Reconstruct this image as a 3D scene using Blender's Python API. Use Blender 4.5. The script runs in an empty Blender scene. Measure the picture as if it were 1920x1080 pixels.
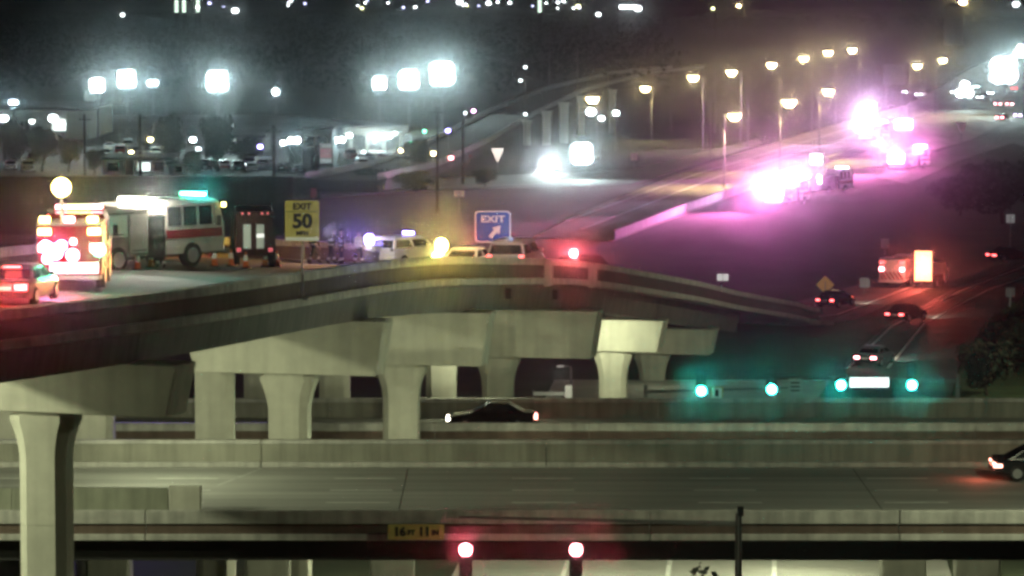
import bpy, bmesh, math, random
from mathutils import Vector, Matrix
R = math.radians
random.seed(7)
S = bpy.context.scene
COL = S.collection

# ------------------------------------------------------------------ camera
CAM_Z, FPX, TILT = 20.8, 7000.0, math.atan(556 / 7000.0)
cd = bpy.data.cameras.new('camera'); cam = bpy.data.objects.new('camera', cd); COL.objects.link(cam)
cd.sensor_width = 36.0; cd.lens = 36.0 * FPX / 1920.0
cd.clip_start = 1.0; cd.clip_end = 20000.0
cam.location = (0, 0, CAM_Z); cam.rotation_euler = (R(90) - TILT, 0, 0)
S.camera = cam

# ------------------------------------------------------------------ sky, sun, exposure
W = bpy.data.worlds.new('World'); S.world = W; W.use_nodes = True
wn = W.node_tree; wn.nodes.clear()
sky = wn.nodes.new('ShaderNodeTexSky'); sky.sky_type = 'NISHITA'; sky.sun_disc = False
sky.sun_elevation = R(-5.0); sky.sun_rotation = R(70)
bg = wn.nodes.new('ShaderNodeBackground'); bg.inputs['Strength'].default_value = 0.08
wo = wn.nodes.new('ShaderNodeOutputWorld')
wn.links.new(sky.outputs[0], bg.inputs[0]); wn.links.new(bg.outputs[0], wo.inputs[0])
sd = bpy.data.lights.new('moonlight', 'SUN'); sd.energy = 0.012; sd.angle = R(0.5); sd.color = (0.75, 0.85, 1.0)
so = bpy.data.objects.new('moonlight', sd); COL.objects.link(so); so.rotation_euler = (R(40), R(12), R(20))
S.view_settings.view_transform = 'Standard'; S.view_settings.look = 'None'
S.view_settings.exposure = 0.0; S.view_settings.gamma = 1.0; S.view_settings.use_curve_mapping = False
S.cycles.use_denoising = True
S.cycles.denoiser = 'OPENIMAGEDENOISE'; S.cycles.denoising_input_passes = 'RGB_ALBEDO'
S.cycles.use_light_tree = True
S.cycles.max_bounces = 3; S.cycles.diffuse_bounces = 2; S.cycles.glossy_bounces = 2; S.cycles.volume_bounces = 0
S.cycles.transmission_bounces = 2; S.cycles.sample_clamp_indirect = 3.0
S.cycles.caustics_reflective = False; S.cycles.caustics_refractive = False
S.cycles.pixel_filter_type = 'BLACKMAN_HARRIS'; S.cycles.filter_width = 3.0

GZ = -6.5                                     # street level; the freeway deck is z = 0

def ray(px, py):
    u, v = (px - 960) / FPX, (540 - py) / FPX
    c, s = math.cos(TILT), math.sin(TILT)
    return u, c + v * s, v * c - s
def at(px, py, Y):
    u, y, z = ray(px, py); t = Y / y
    return Vector((u * t, Y, CAM_Z + z * t))
def on(px, py, z=GZ):
    u, y, k = ray(px, py); t = (z - CAM_Z) / k
    return Vector((u * t, y * t, z))

# ------------------------------------------------------------------ materials
MATS = {}
def mat(name, color, rough=0.8, metal=0.0, noise=0.0, scale=1.0, bump=0.0, color2=None, stretch=None, streak=0.0, emit=None, power=0.0, alpha=None):
    if name in MATS: return MATS[name]
    m = bpy.data.materials.new(name); m.use_nodes = True
    nt = m.node_tree; b = nt.nodes['Principled BSDF']
    b.inputs['Base Color'].default_value = (*color, 1); b.inputs['Roughness'].default_value = rough
    b.inputs['Metallic'].default_value = metal
    if noise > 0 or bump > 0:
        tc = nt.nodes.new('ShaderNodeTexCoord'); mp = nt.nodes.new('ShaderNodeMapping')
        nt.links.new(tc.outputs['Object'], mp.inputs['Vector'])
        if stretch: mp.inputs['Scale'].default_value = stretch
        nz = nt.nodes.new('ShaderNodeTexNoise'); nz.inputs['Scale'].default_value = scale; nz.inputs['Detail'].default_value = 5
        nz.inputs['Roughness'].default_value = 0.62
        nt.links.new(mp.outputs[0], nz.inputs['Vector'])
        cr = nt.nodes.new('ShaderNodeValToRGB')
        c2 = color2 or tuple(c * (1 - noise) for c in color)
        cr.color_ramp.elements[0].position = 0.3; cr.color_ramp.elements[1].position = 0.7
        cr.color_ramp.elements[0].color = (*c2, 1); cr.color_ramp.elements[1].color = (*[min(1, c * (1 + noise * .4)) for c in color], 1)
        nt.links.new(nz.outputs['Fac'], cr.inputs[0])
        out = cr.outputs[0]
        if streak > 0:
            mp2 = nt.nodes.new('ShaderNodeMapping'); mp2.inputs['Scale'].default_value = (1.3, 1.3, 0.08)
            nt.links.new(tc.outputs['Object'], mp2.inputs['Vector'])
            n2 = nt.nodes.new('ShaderNodeTexNoise'); n2.inputs['Scale'].default_value = 1.6; n2.inputs['Detail'].default_value = 4
            nt.links.new(mp2.outputs[0], n2.inputs['Vector'])
            r2 = nt.nodes.new('ShaderNodeValToRGB'); r2.color_ramp.elements[0].position = .35; r2.color_ramp.elements[1].position = .6
            r2.color_ramp.elements[0].color = (1 - streak,) * 3 + (1,); r2.color_ramp.elements[1].color = (1, 1, 1, 1)
            nt.links.new(n2.outputs['Fac'], r2.inputs[0])
            mx = nt.nodes.new('ShaderNodeMix'); mx.data_type = 'RGBA'; mx.blend_type = 'MULTIPLY'; mx.inputs[0].default_value = 1
            nt.links.new(out, mx.inputs[6]); nt.links.new(r2.outputs[0], mx.inputs[7]); out = mx.outputs[2]
        nt.links.new(out, b.inputs['Base Color'])
        if bump > 0:
            bp = nt.nodes.new('ShaderNodeBump'); bp.inputs['Strength'].default_value = bump; bp.inputs['Distance'].default_value = .05
            nt.links.new(nz.outputs['Fac'], bp.inputs['Height']); nt.links.new(bp.outputs[0], b.inputs['Normal'])
    if emit:
        b.inputs['Emission Color'].default_value = (*emit, 1); b.inputs['Emission Strength'].default_value = power
        m.cycles.emission_sampling = 'NONE'
    MATS[name] = m
    return m
concrete = mat('concrete', (.46, .45, .38), .85, noise=.20, scale=.6, streak=.14, bump=.2)
rail_con = mat('rail_concrete', (.46, .45, .41), .85, noise=.28, scale=1.3, streak=.3)
brown = mat('brown_concrete', (.13, .092, .072), .9, noise=.25, scale=.8, streak=.25)
deck_m = mat('concrete_pavement', (.30, .30, .275), .8, noise=.42, scale=.9, stretch=(.03, 1.1, 1))
ramp_m = mat('ramp_pavement', (.27, .265, .25), .85, noise=.22, scale=.3)
asphalt = mat('asphalt', (.075, .073, .07), .75, noise=.35, scale=.25)
farpave = mat('far_pavement', (.30, .26, .20), .8, noise=.4, scale=.35, stretch=(1, .12, 1))
lotpave = mat('lot_pavement', (.13, .13, .128), .85, noise=.35, scale=.06)
paint_w = mat('white_road_paint', (.7, .7, .66), .7, noise=.3, scale=2)
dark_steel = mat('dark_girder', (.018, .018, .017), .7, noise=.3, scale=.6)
girder_m = mat('girder_concrete', (.13, .125, .115), .85, noise=.18, scale=.5, streak=.3)  # base colour darkened to carry the shade of the unlit fascia
grass_m = mat('grass_ground', (.030, .040, .017), 1, noise=.55, scale=.15)
grass_l = mat('grass_verge', (.05, .085, .03), 1, noise=.5, scale=.6)
pole_m = mat('galvanised_steel', (.20, .20, .195), .5, .6, noise=.15, scale=2)
wood_m = mat('utility_wood', (.06, .045, .035), .9, noise=.3, scale=2)
glass_m = mat('dark_glass', (.010, .012, .016), .08)
tyre_m = mat('tyre_rubber', (.014, .013, .013), .8, noise=.3, scale=6)
rim_m = mat('wheel_rim', (.40, .40, .41), .35, .8, noise=.1, scale=6)
chrome = mat('chrome', (.6, .6, .6), .25, .9)
white_p = mat('white_vehicle_paint', (.72, .71, .68), .35, noise=.05, scale=3)
black_p = mat('black_vehicle_paint', (.010, .010, .012), .25, noise=.2, scale=3)
grey_p = mat('grey_vehicle_paint', (.10, .10, .105), .3, noise=.1, scale=3)
silver_p = mat('silver_vehicle_paint', (.38, .38, .38), .35, .3, noise=.08, scale=3)
red_p = mat('red_vehicle_paint', (.26, .012, .018), .3, noise=.1, scale=3)
alu_m = mat('aluminium_panel', (.42, .42, .40), .4, .5, noise=.18, scale=2)
dark_p = mat('dark_trim', (.02, .02, .02), .6, noise=.2, scale=4)
refl_w = mat('reflective_white', (.8, .8, .76), .5)
sign_y = mat('sign_yellow', (.50, .42, .12), .55, noise=.2, scale=3)
sign_b = mat('sign_blue', (.02, .09, .42), .5, noise=.1, scale=3)
sign_w = mat('sign_white', (.75, .75, .75), .5)
sign_g = mat('sign_back', (.25, .25, .26), .5, .4, noise=.1, scale=3)
sign_k = mat('sign_black', (.012, .012, .012), .6)
orange_m = mat('cone_orange', (.55, .11, .02), .6)
bark_m = mat('bark', (.045, .035, .027), .95, noise=.4, scale=3, bump=.4)
leaf_a = mat('leaf_dark', (.024, .036, .018), .8, noise=.5, scale=.8)
leaf_b = mat('leaf_mid', (.055, .085, .036), .8, noise=.5, scale=.8)
wall_w = mat('white_stucco', (.60, .62, .58), .85, noise=.12, scale=.3, streak=.1)
wall_g = mat('grey_stucco', (.30, .31, .30), .85, noise=.15, scale=.3, streak=.12)
wall_d = mat('dark_wall', (.05, .042, .04), .9, noise=.4, scale=.25, streak=.3)
rampd = mat('ramp_dark', (.07, .068, .065), .9, noise=.3, scale=.2)
roof_m = mat('flat_roof', (.10, .10, .10), .9, noise=.2, scale=.3)
skin_m = mat('skin', (.42, .25, .18), .6, noise=.06, scale=8)
navy_m = mat('navy_cloth', (.016, .018, .028), .9, noise=.3, scale=8)
tan_m = mat('turnout_cloth', (.10, .075, .045), .9, noise=.3, scale=8)
hair_m = mat('hair', (.02, .014, .01), .8, noise=.3, scale=20)
vest_m = mat('vest_lime', (.50, .62, .06), .7)

def lampmat(name, color, power):
    return mat(name, tuple(.6 * c + .2 for c in color), .4, emit=color, power=power)
L_WHITE = lampmat('lens_white', (.86, 1, .98), 30)
L_WHITE_DIM = lampmat('lens_white_dim', (.86, 1, .96), 6)
L_YEL = lampmat('lens_sodium', (1, .80, .36), 60)
L_RED = lampmat('lens_red', (1, .10, .10), 9)
L_REDHOT = lampmat('lens_red_strobe', (1, .28, .30), 22)
L_PINK = lampmat('lens_magenta', (1, .45, .85), 30)
L_BLUE = lampmat('lens_blue', (.38, .30, 1), 24)
L_AMB = lampmat('lens_amber', (1, .82, .22), 22)
L_GRN = lampmat('lens_green', (.06, 1, .84), 45)
L_GRN2 = lampmat('lens_green_strobe', (.15, 1, .50), 12)
L_TSIG = lampmat('lens_signal_red', (1, .24, .26), 40)
L_WARM = lampmat('lens_warm', (1, .90, .70), 25)
L_FIRE = lampmat('lens_warning_panel', (1, .60, .25), 2.2)
L_WIN = lampmat('lit_window', (.85, 1, .92), 2.2)
L_NAME = lampmat('lit_name_panel', (.95, 1, .98), 1.8)

# ------------------------------------------------------------------ mesh building
class MB:
    def __init__(s): s.v = []; s.f = []
    def add(s, vs, fs, mx=None):
        o = len(s.v)
        s.v += [tuple(mx @ Vector(p)) if mx else tuple(p) for p in vs]
        s.f += [tuple(i + o for i in f) for f in fs]; return s
    def box(s, x0, x1, y0, y1, z0, z1, mx=None):
        return s.add([(x0,y0,z0),(x1,y0,z0),(x1,y1,z0),(x0,y1,z0),(x0,y0,z1),(x1,y0,z1),(x1,y1,z1),(x0,y1,z1)],
                     [(3,2,1,0),(4,5,6,7),(0,1,5,4),(1,2,6,5),(2,3,7,6),(3,0,4,7)], mx)
    def cyl(s, p0, p1, r0, r1=None, n=10):
        r1 = r0 if r1 is None else r1
        p0, p1 = Vector(p0), Vector(p1); d = (p1 - p0).normalized()
        a = d.orthogonal().normalized(); b = d.cross(a)
        vs = []
        for p, r in ((p0, r0), (p1, r1)):
            for k in range(n):
                t = 2 * math.pi * k / n; vs.append(tuple(p + (a * math.cos(t) + b * math.sin(t)) * r))
        fs = [(k, (k + 1) % n, n + (k + 1) % n, n + k) for k in range(n)] + [tuple(range(n))[::-1], tuple(range(n, 2 * n))]
        return s.add(vs, fs)
    def prism(s, poly, y0, y1):                       # poly in x,z; extruded along y
        n = len(poly)
        vs = [(x, y0, z) for x, z in poly] + [(x, y1, z) for x, z in poly]
        return s.add(vs, [(k, (k + 1) % n, n + (k + 1) % n, n + k) for k in range(n)] + [tuple(range(n))[::-1], tuple(range(n, 2 * n))])
    def slab(s, poly, z0, z1):                        # poly in x,y
        n = len(poly)
        vs = [(p[0], p[1], z0) for p in poly] + [(p[0], p[1], z1) for p in poly]
        return s.add(vs, [(k, (k + 1) % n, n + (k + 1) % n, n + k) for k in range(n)] + [tuple(range(n))[::-1], tuple(range(n, 2 * n))])
    def rings(s, rings, caps=True):
        n = len(rings[0]); vs = [p for r in rings for p in r]; fs = []
        for i in range(len(rings) - 1):
            for k in range(n): fs.append((i*n+k, i*n+(k+1)%n, (i+1)*n+(k+1)%n, (i+1)*n+k))
        if caps: fs += [tuple(range(n))[::-1], tuple(range((len(rings)-1)*n, len(rings)*n))]
        return s.add(vs, fs)
    def sphere(s, c, r, n=8, m=6, sc=(1, 1, 1)):
        rr = []
        for i in range(1, m):
            a = math.pi * i / m
            rr.append([(c[0] + r*sc[0]*math.sin(a)*math.cos(2*math.pi*k/n), c[1] + r*sc[1]*math.sin(a)*math.sin(2*math.pi*k/n), c[2] - r*sc[2]*math.cos(a)) for k in range(n)])
        return s.rings(rr)
    def mesh(s, name, bevel=0, smooth=False):
        me = bpy.data.meshes.new(name); me.from_pydata(s.v, [], s.f)
        bm = bmesh.new(); bm.from_mesh(me)
        bmesh.ops.recalc_face_normals(bm, faces=bm.faces)
        if bevel: bmesh.ops.bevel(bm, geom=list(bm.edges), offset=bevel, segments=1, affect='EDGES', clamp_overlap=True)
        if smooth:
            for f in bm.faces: f.smooth = True
        bm.to_mesh(me); bm.free(); return me
    def obj(s, name, m, parent=None, bevel=0, smooth=False):
        return link(name, s.mesh(name, bevel, smooth), m, parent)
def link(name, me, m, parent=None):
    if m is not None and not me.materials: me.materials.append(m)
    o = bpy.data.objects.new(name, me); COL.objects.link(o)
    if parent: o.parent = parent
    return o
def tag(o, label, cat, group=None):
    o['label'] = label; o['category'] = cat
    if group: o['group'] = group
    return o
def thing(name, label, cat, loc=(0, 0, 0), rz=0.0, group=None):
    o = bpy.data.objects.new(name, None); COL.objects.link(o); o.empty_display_size = .3
    o.location = loc; o.rotation_euler = (0, 0, rz)
    return tag(o, label, cat, group)
def struct(o, kind='structure'):
    o['kind'] = kind; return o
def copy_tree(o, parent=None):
    c = o.copy(); COL.objects.link(c)
    if parent: c.parent = parent
    for ch in list(o.children): copy_tree(ch, c)
    return c
def light(name, loc, color, watts, parent=None, radius=.12, kind='POINT', aim=None, cone=None, blend=.6):
    l = bpy.data.lights.new(name, kind); l.energy = watts; l.color = color; l.shadow_soft_size = radius
    if kind == 'SPOT': l.spot_size = R(cone); l.spot_blend = blend
    o = bpy.data.objects.new(name, l); COL.objects.link(o); o.location = loc
    if aim is not None: o.rotation_euler = (Vector(aim) - Vector(loc)).to_track_quat('-Z', 'Y').to_euler()
    if parent: o.parent = parent
    return o
def beam(parent, loc, color, watts, cone=64, up=1.0, yaw=0.0):  # added beside the lens to raise its halo in the haze
    """a spot thrown backwards from a vehicle lamp towards the traffic behind it"""
    return light('halo_beam', loc, color, watts, parent, .12, 'SPOT', (loc[0] - 10, loc[1] + yaw, loc[2] + up), cone, .6)
def lettering(text, size, m, parent, loc, rot=(R(90), 0, 0), name='lettering', width=None, bold=.0):
    cu = bpy.data.curves.new('lettering', 'FONT'); cu.body = text; cu.size = size; cu.align_x = 'CENTER'; cu.align_y = 'CENTER'
    cu.extrude = .008; cu.offset = bold; cu.resolution_u = 3
    t = bpy.data.objects.new('t', cu); COL.objects.link(t)
    dg = bpy.context.evaluated_depsgraph_get(); me = bpy.data.meshes.new_from_object(t.evaluated_get(dg))
    COL.objects.unlink(t); bpy.data.objects.remove(t)
    me.name = name; me.materials.clear()
    o = link(name, me, m, parent); o.location = loc; o.rotation_euler = rot
    if width:
        xs = [v.co.x for v in me.vertices]; k = width / max(.01, max(xs) - min(xs))
        for v in me.vertices: v.co.x *= k
    return o

# ------------------------------------------------------------------ ground and roads
g = MB(); g.box(-2500, 2500, -60, 6500, GZ - .3, GZ - .05); struct(g.obj('ground', grass_m))
def road(name, pts, m, z=GZ, up=.0):
    poly = [on(px, py, z) for px, py in pts]
    b = MB(); b.slab([(p.x, p.y) for p in poly], z - .045, z + up); return struct(b.obj(name, m))
# cross street under the freeway, running away beneath the bridges
b = MB(); b.slab([(-7, 110), (16, 110), (27, 262), (3, 262)], GZ - .045, GZ); struct(b.obj('cross_street', mat('cross_street_concrete', (.32, .31, .28), .8, noise=.25, scale=.3)))
def stripe(name, pts, w, z, m=paint_w):
    b = MB()
    for (x0, y0), (x1, y1) in zip(pts, pts[1:]):
        d = Vector((x1 - x0, y1 - y0)).normalized(); n = Vector((-d.y, d.x)) * w / 2
        b.slab([(x0-n.x, y0-n.y), (x1-n.x, y1-n.y), (x1+n.x, y1+n.y), (x0+n.x, y0+n.y)], z, z + .008)
    return struct(b.obj(name, m))
for k, (xa, xb) in enumerate(((-1.5, 8), (3.2, 13.2), (8, 18.5))):
    stripe('lane_line', [(xa, 112), (xb, 262)], .22, GZ + .004)
# frontage road climbing away on the far side
road('frontage_road', [(1500, 790), (1575, 690), (1660, 610), (1790, 540), (1925, 492), (2050, 462), (2050, 505), (1935, 545), (1850, 600), (1800, 680), (1770, 790)], asphalt)
road('merge_road', [(1400, 605), (1470, 572), (1560, 548), (1650, 520), (1760, 500), (1760, 536), (1680, 565), (1600, 600), (1500, 612)], mat('merge_pavement', (.11, .105, .10), .8, noise=.35, scale=.3), up=.006)
road('freeway_lanes', [(1000, 445), (1080, 402), (1280, 322), (1500, 252), (1700, 196), (1840, 120), (1960, 60), (2040, 110), (1960, 190), (1820, 262), (1640, 312), (1420, 350), (1150, 452)], farpave, up=.003)
road('outer_lanes', [(1640, 330), (1800, 268), (1900, 215), (1990, 210), (1990, 300), (1900, 268), (1800, 300), (1700, 345)], mat('outer_pavement', (.14, .12, .10), .8, noise=.35, scale=.06), up=.001)
road('service_road', [(600, 352), (800, 335), (1000, 326), (1180, 318), (1420, 260), (1430, 268), (1190, 345), (1000, 352), (800, 358), (600, 372)], mat('service_pavement', (.17, .165, .155), .8, noise=.3, scale=.05), up=.005)
road('parking_lot', [(-120, 330), (560, 332), (800, 322), (760, 232), (500, 215), (-120, 215)], lotpave, up=.002)
def road_lines(name, pts, w, up=.012, m=paint_w):
    P = [on(px, py) for px, py in pts]; return stripe(name, [(p.x, p.y) for p in P], w, GZ + up, m)
road_lines('lane_line', [(1090, 430), (1350, 330), (1560, 268), (1740, 210)], .35)
road_lines('lane_line', [(1060, 415), (1310, 325), (1530, 260), (1720, 202)], .35)
road_lines('lane_line', [(1590, 690), (1672, 612), (1800, 546), (1925, 498)], .2)
road_lines('lane_line', [(1665, 690), (1735, 605), (1850, 545), (1960, 506)], .2)
road_lines('lane_line', [(1430, 604), (1570, 590), (1650, 560), (1750, 522)], .2)
road_lines('lane_line', [(660, 366), (820, 352), (1010, 345), (1180, 336)], .3)
b = MB(); b.slab([tuple(on(px, py)[:2]) for px, py in ((1852, 602), (1938, 548), (2060, 508), (2200, 600), (2100, 780), (1775, 780), (1802, 684))], GZ - .02, GZ + .1)
struct(b.obj('grass_verge', grass_l))
b = MB()
vr = random.Random(3)
for k in range(2600):
    px, py = vr.uniform(1800, 1925), vr.uniform(556, 690)
    if px < 1850 - (py - 602) * .55 + 6 or px < 1938 - (py - 548) * 1.55: continue
    p = on(px, py, GZ + .1); h = vr.uniform(.15, .45); a = vr.uniform(0, 6.28); dx, dy = .09 * math.cos(a), .09 * math.sin(a)
    b.add([(p.x - dx, p.y - dy, p.z), (p.x + dx, p.y + dy, p.z), (p.x + vr.uniform(-.12, .12), p.y, p.z + h)], [(0, 1, 2)])
struct(b.obj('grass', grass_l), 'stuff')

# ------------------------------------------------------------------ freeway bridges
def barrier_profile(flip):
    """rail beam, recessed panel and ledge: y towards the camera is negative"""
    return flip
def bridge_rail(root, x0, x1, Y, z, joints, hb=(0, .24, .62, 1.08), cap_d=.09, ledge_d=.13, face=-1, accent=brown):
    xs = [x0] + joints + [x1]
    for a, c in zip(xs, xs[1:]):
        a += .02; c -= .02
        d = face
        def bx(y0, y1, z0, z1): return MB().box(a, c, min(Y + d*y0, Y + d*y1), max(Y + d*y0, Y + d*y1), z + z0, z + z1)
        p = bx(-.28, 0, hb[1], hb[2]); p.v = p.v
        pan = p.obj('parapet_panel', accent, root)
        bx(-.32, cap_d, hb[2], hb[3]).obj('rail', rail_con, pan, bevel=.02)
        bx(-.34, ledge_d, hb[0], hb[1]).obj('ledge', rail_con, pan, bevel=.02)
near = thing('freeway_bridge', 'concrete freeway bridge with brown banded parapet and low clearance plate', 'bridge', (0, 0, 0))
struct(MB().box(-75, 75, 142.6, 163.2, -.28, 0).obj('road_deck', deck_m, near))
bridge_rail(near, -75, 75, 142.5, -.26, [-55, -45.2, -35.4, -24, -14.1, -4.55, 5.3, 14.9, 24.5, 34, 44, 55], hb=(0, .25, .64, 1.14))
for y in (143.35, 147.5, 151.6, 155.7, 159.8, 162.6):
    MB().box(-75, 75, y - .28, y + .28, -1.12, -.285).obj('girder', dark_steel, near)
# far rail of the near bridge
xs = [-75, -40, -25, -11.0, 1.5, 14, 27, 45, 75]
for a, c in zip(xs, xs[1:]):
    p = MB().box(a + .02, c - .02, 162.75, 163.05, .24, 1.0).obj('parapet_panel', mat('plain_parapet', (.27, .265, .215), .85, noise=.2, scale=.5, streak=.3), near)
    MB().box(a + .02, c - .02, 162.7, 163.18, 1.003, 1.17).obj('rail', rail_con, p, bevel=.02)
    MB().box(a + .02, c - .02, 162.45, 163.15, .003, .237).obj('ledge', rail_con, p, bevel=.02)
for x in (-17.5, -10.6, -5.2, 17.0, 20.2):
    MB().box(x - .95, x + .95, 160.0, 161.6, GZ, -1.2).obj('bridge_column', concrete, near, bevel=.12)
MB().box(-60, 60, 159.7, 161.9, -1.9, -1.2).obj('pier_cap', dark_steel, near)
for x0, x1 in ((-16, 0), (0, 16), (16, 40)):
    pass
struct(MB().box(-70, 70, 147.0, 147.12, .002, .010).obj('edge_line', paint_w))
for y in (151.2, 155.0, 158.8):
    for k in range(-9, 10):
        struct(MB().box(k * 7.6, k * 7.6 + 2.6, y - .06, y + .06, .003, .011).obj('lane_dash', paint_w))
b = MB(); b.slab([(-12.5, 156.5), (-12.36, 156.5), (-10.86, 162.2), (-11.0, 162.2)], .004, .012); struct(b.obj('gore_line', mat('worn_paint', (.42, .42, .40), .8, noise=.4, scale=2)))
for x in (-24, -4.55, 14.9):
    struct(MB().box(x - .018, x + .018, 143, 162.2, .002, .007).obj('expansion_joint', mat('joint_seal', (.06, .06, .055), .9, noise=.3, scale=2)))
bar = thing('concrete_barrier', 'plain concrete median barrier ending in a square block on the bridge', 'barrier', (0, 0, 0))
for x0, x1 in ((-75, -45), (-45, -32), (-32, -20), (-20, -13.75)):
    MB().prism([(0, 0), (0, 0)], 0, 0) if False else None
    p = MB().add([(x0+.01, 148.0, .003), (x1-.01, 148.0, .003), (x1-.01, 148.6, .003), (x0+.01, 148.6, .003), (x0+.01, 148.14, 1.0), (x1-.01, 148.14, 1.0), (x1-.01, 148.46, 1.0), (x0+.01, 148.46, 1.0)],
               [(3,2,1,0),(4,5,6,7),(0,1,5,4),(1,2,6,5),(2,3,7,6),(3,0,4,7)]).obj('barrier_panel', mat('barrier_concrete', (.25, .26, .20), .9, noise=.22, scale=.5, streak=.25), bar)
MB().box(-13.7, -12.45, 147.95, 148.65, .003, 1.07).obj('end_block', concrete, bar, bevel=.03)

far = thing('freeway_bridge', 'second freeway bridge behind the first, carrying a dark sedan', 'bridge')
FZ = -2.5
struct(MB().box(-80, 90, 192.3, 203.9, FZ - .28, FZ).obj('road_deck', mat('far_deck', (.20, .20, .175), .8, noise=.25, scale=.3, stretch=(.25, 1, 1)), far))
bridge_rail(far, -80, 90, 192.2, FZ - .1, [-60, -48, -36, -24, -12, -4, 4, 14, 24, 36, 48, 60, 75], hb=(0, .22, .70, 1.12))
xs = [-80, -50, -30, -10, 8, 26, 44, 90]
for a, c in zip(xs, xs[1:]):
    p = MB().box(a + .02, c - .02, 203.5, 203.8, FZ + .003, FZ + .84).obj('parapet_panel', MATS['plain_parapet'], far)
    MB().box(a + .02, c - .02, 203.45, 203.85, FZ + .843, FZ + 1.06).obj('rail', rail_con, p, bevel=.02)
for y in (193.2, 196, 199, 202):
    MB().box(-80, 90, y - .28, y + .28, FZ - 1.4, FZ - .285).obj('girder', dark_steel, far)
for k in range(-8, 10):
    struct(MB().box(k * 7.6 + 2, k * 7.6 + 4.6, 197.9, 198.02, FZ + .003, FZ + .011).obj('lane_dash', paint_w))

# ------------------------------------------------------------------ the flyover
FP = [(-58, 52, 11.6), (-42, 80, 10.9), (-28.6, 108, 10.15), (-17.4, 137, 9.3), (-10.4, 165, 8.35), (-5.8, 187, 6.85), (-.6, 215, 4.55), (5.6, 240, 1.75), (10.4, 263, -.9), (16.0, 288, -3.9), (21.4, 309, -6.35), (30, 340, -6.5)]
def _cr(p0, p1, p2, p3, t):
    return tuple(.5 * (2*b + (c-a)*t + (2*a-5*b+4*c-d)*t*t + (3*b-a-3*c+d)*t**3) for a, b, c, d in zip(p0, p1, p2, p3))
SP = []
for i in range(1, len(FP) - 2):
    for k in range(24): SP.append(Vector(_cr(FP[i-1], FP[i], FP[i+1], FP[i+2], k / 24)))
SP.append(Vector(FP[-2]))
CUM = [0]
for a, c in zip(SP, SP[1:]): CUM.append(CUM[-1] + (c - a).length)
def fly(s):
    s = max(0, min(CUM[-1] - .01, s))
    import bisect
    i = min(len(SP) - 2, bisect.bisect_right(CUM, s) - 1)
    t = (s - CUM[i]) / (CUM[i+1] - CUM[i]); p = SP[i].lerp(SP[i+1], t)
    i0, i1 = max(0, i - 2), min(len(SP) - 1, i + 3)
    d = SP[i1] - SP[i0]; h = Vector((d.x, d.y)).normalized()
    return p, h, Vector((h.y, -h.x))                 # point, heading, right-hand normal
def s_at_y(Y):
    lo, hi = 0, CUM[-1]
    for _ in range(40):
        m = (lo + hi) / 2
        if fly(m)[0].y < Y: lo = m
        else: hi = m
    return lo
def bank(p):
    """cross fall of the ramp: its outer, far side is the higher one"""
    return .065 * max(0, min(1, (302 - p.y) / 40))
def sweep(prof, s0, s1, step=2.6):
    n = max(1, round((s1 - s0) / step)); rr = []
    for i in range(n + 1):
        p, h, r = fly(s0 + (s1 - s0) * i / n)
        k_ = bank(p); rr.append([(p.x + r.x*o, p.y + r.y*o, p.z + z - k_*o) for o, z in prof])
    return MB().rings(rr)
EL, ER = -7.0, 5.6
flyover = thing('flyover_ramp', 'curved concrete exit flyover on flared columns crossing above the freeway', 'flyover')
S0, S1 = s_at_y(84), s_at_y(274)
struct(sweep([(EL, -.28), (ER, -.28), (ER, 0), (EL, 0)], S0, CUM[-1] - 1).obj('road_deck', ramp_m, flyover))
s = S0
fly_brown = mat('flyover_brown', (.085, .060, .050), .9, noise=.25, scale=.6, streak=.25)  # darker copy of the brown, holding the shade of the unlit outer face
while s < S1 + 24:
    e = s + 8.4; a, c = s + .018, e - .018
    for sg, E in ((1, ER), (-1, EL)):
        def P(l): return [(E + sg*o, z) for o, z in l]
        pan = sweep(P([(-.30, .055), (0, .055), (0, .72), (-.30, .72)]), a, c, 2.8).obj('parapet_panel', fly_brown, flyover)
        sweep(P([(-.34, .723), (.08, .723), (.08, 1.05), (-.34, 1.05)]), a, c, 2.8).obj('rail', rail_con, pan)
        sweep(P([(.003, -.26), (.14, -.26), (.14, .05), (.003, .05)]), a, c, 2.8).obj('ledge', rail_con, pan)
    s = e
BENTS = [(108, -28.6, 5.0, 5.3, 6.2), (137, -17.2, 5.2, 5.2, 5.4), (165.4, -9.9, 4.15, 4.15, 3.9), (186.5, -5.55, 4.3, 4.25, 2.2), (214.5, -.8, 5.6, 5.6, -.15), (240, 6.55, 3.2, 3.05, -2.3), (262, 9.9, 3.3, 4.2, -4.6)]
lastS = S0
for Yb in [b[0] for b in BENTS[:7]] + [274]:
    sb = s_at_y(Yb)
    for off in (-4.4, -.9, 2.5):
        w = .95
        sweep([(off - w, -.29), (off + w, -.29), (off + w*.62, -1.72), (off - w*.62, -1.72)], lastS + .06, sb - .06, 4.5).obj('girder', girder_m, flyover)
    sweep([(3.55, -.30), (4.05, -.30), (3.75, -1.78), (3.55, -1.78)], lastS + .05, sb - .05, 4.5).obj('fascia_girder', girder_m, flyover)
    lastS = sb
def oct_ring(hx, hy, z, ch=.38):
    cx, cy = hx * ch, hy * ch
    return [(-hx, -hy+cy, z), (-hx+cx, -hy, z), (hx-cx, -hy, z), (hx, -hy+cy, z), (hx, hy-cy, z), (hx-cx, hy, z), (-hx+cx, hy, z), (-hx, hy-cy, z)]
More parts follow.
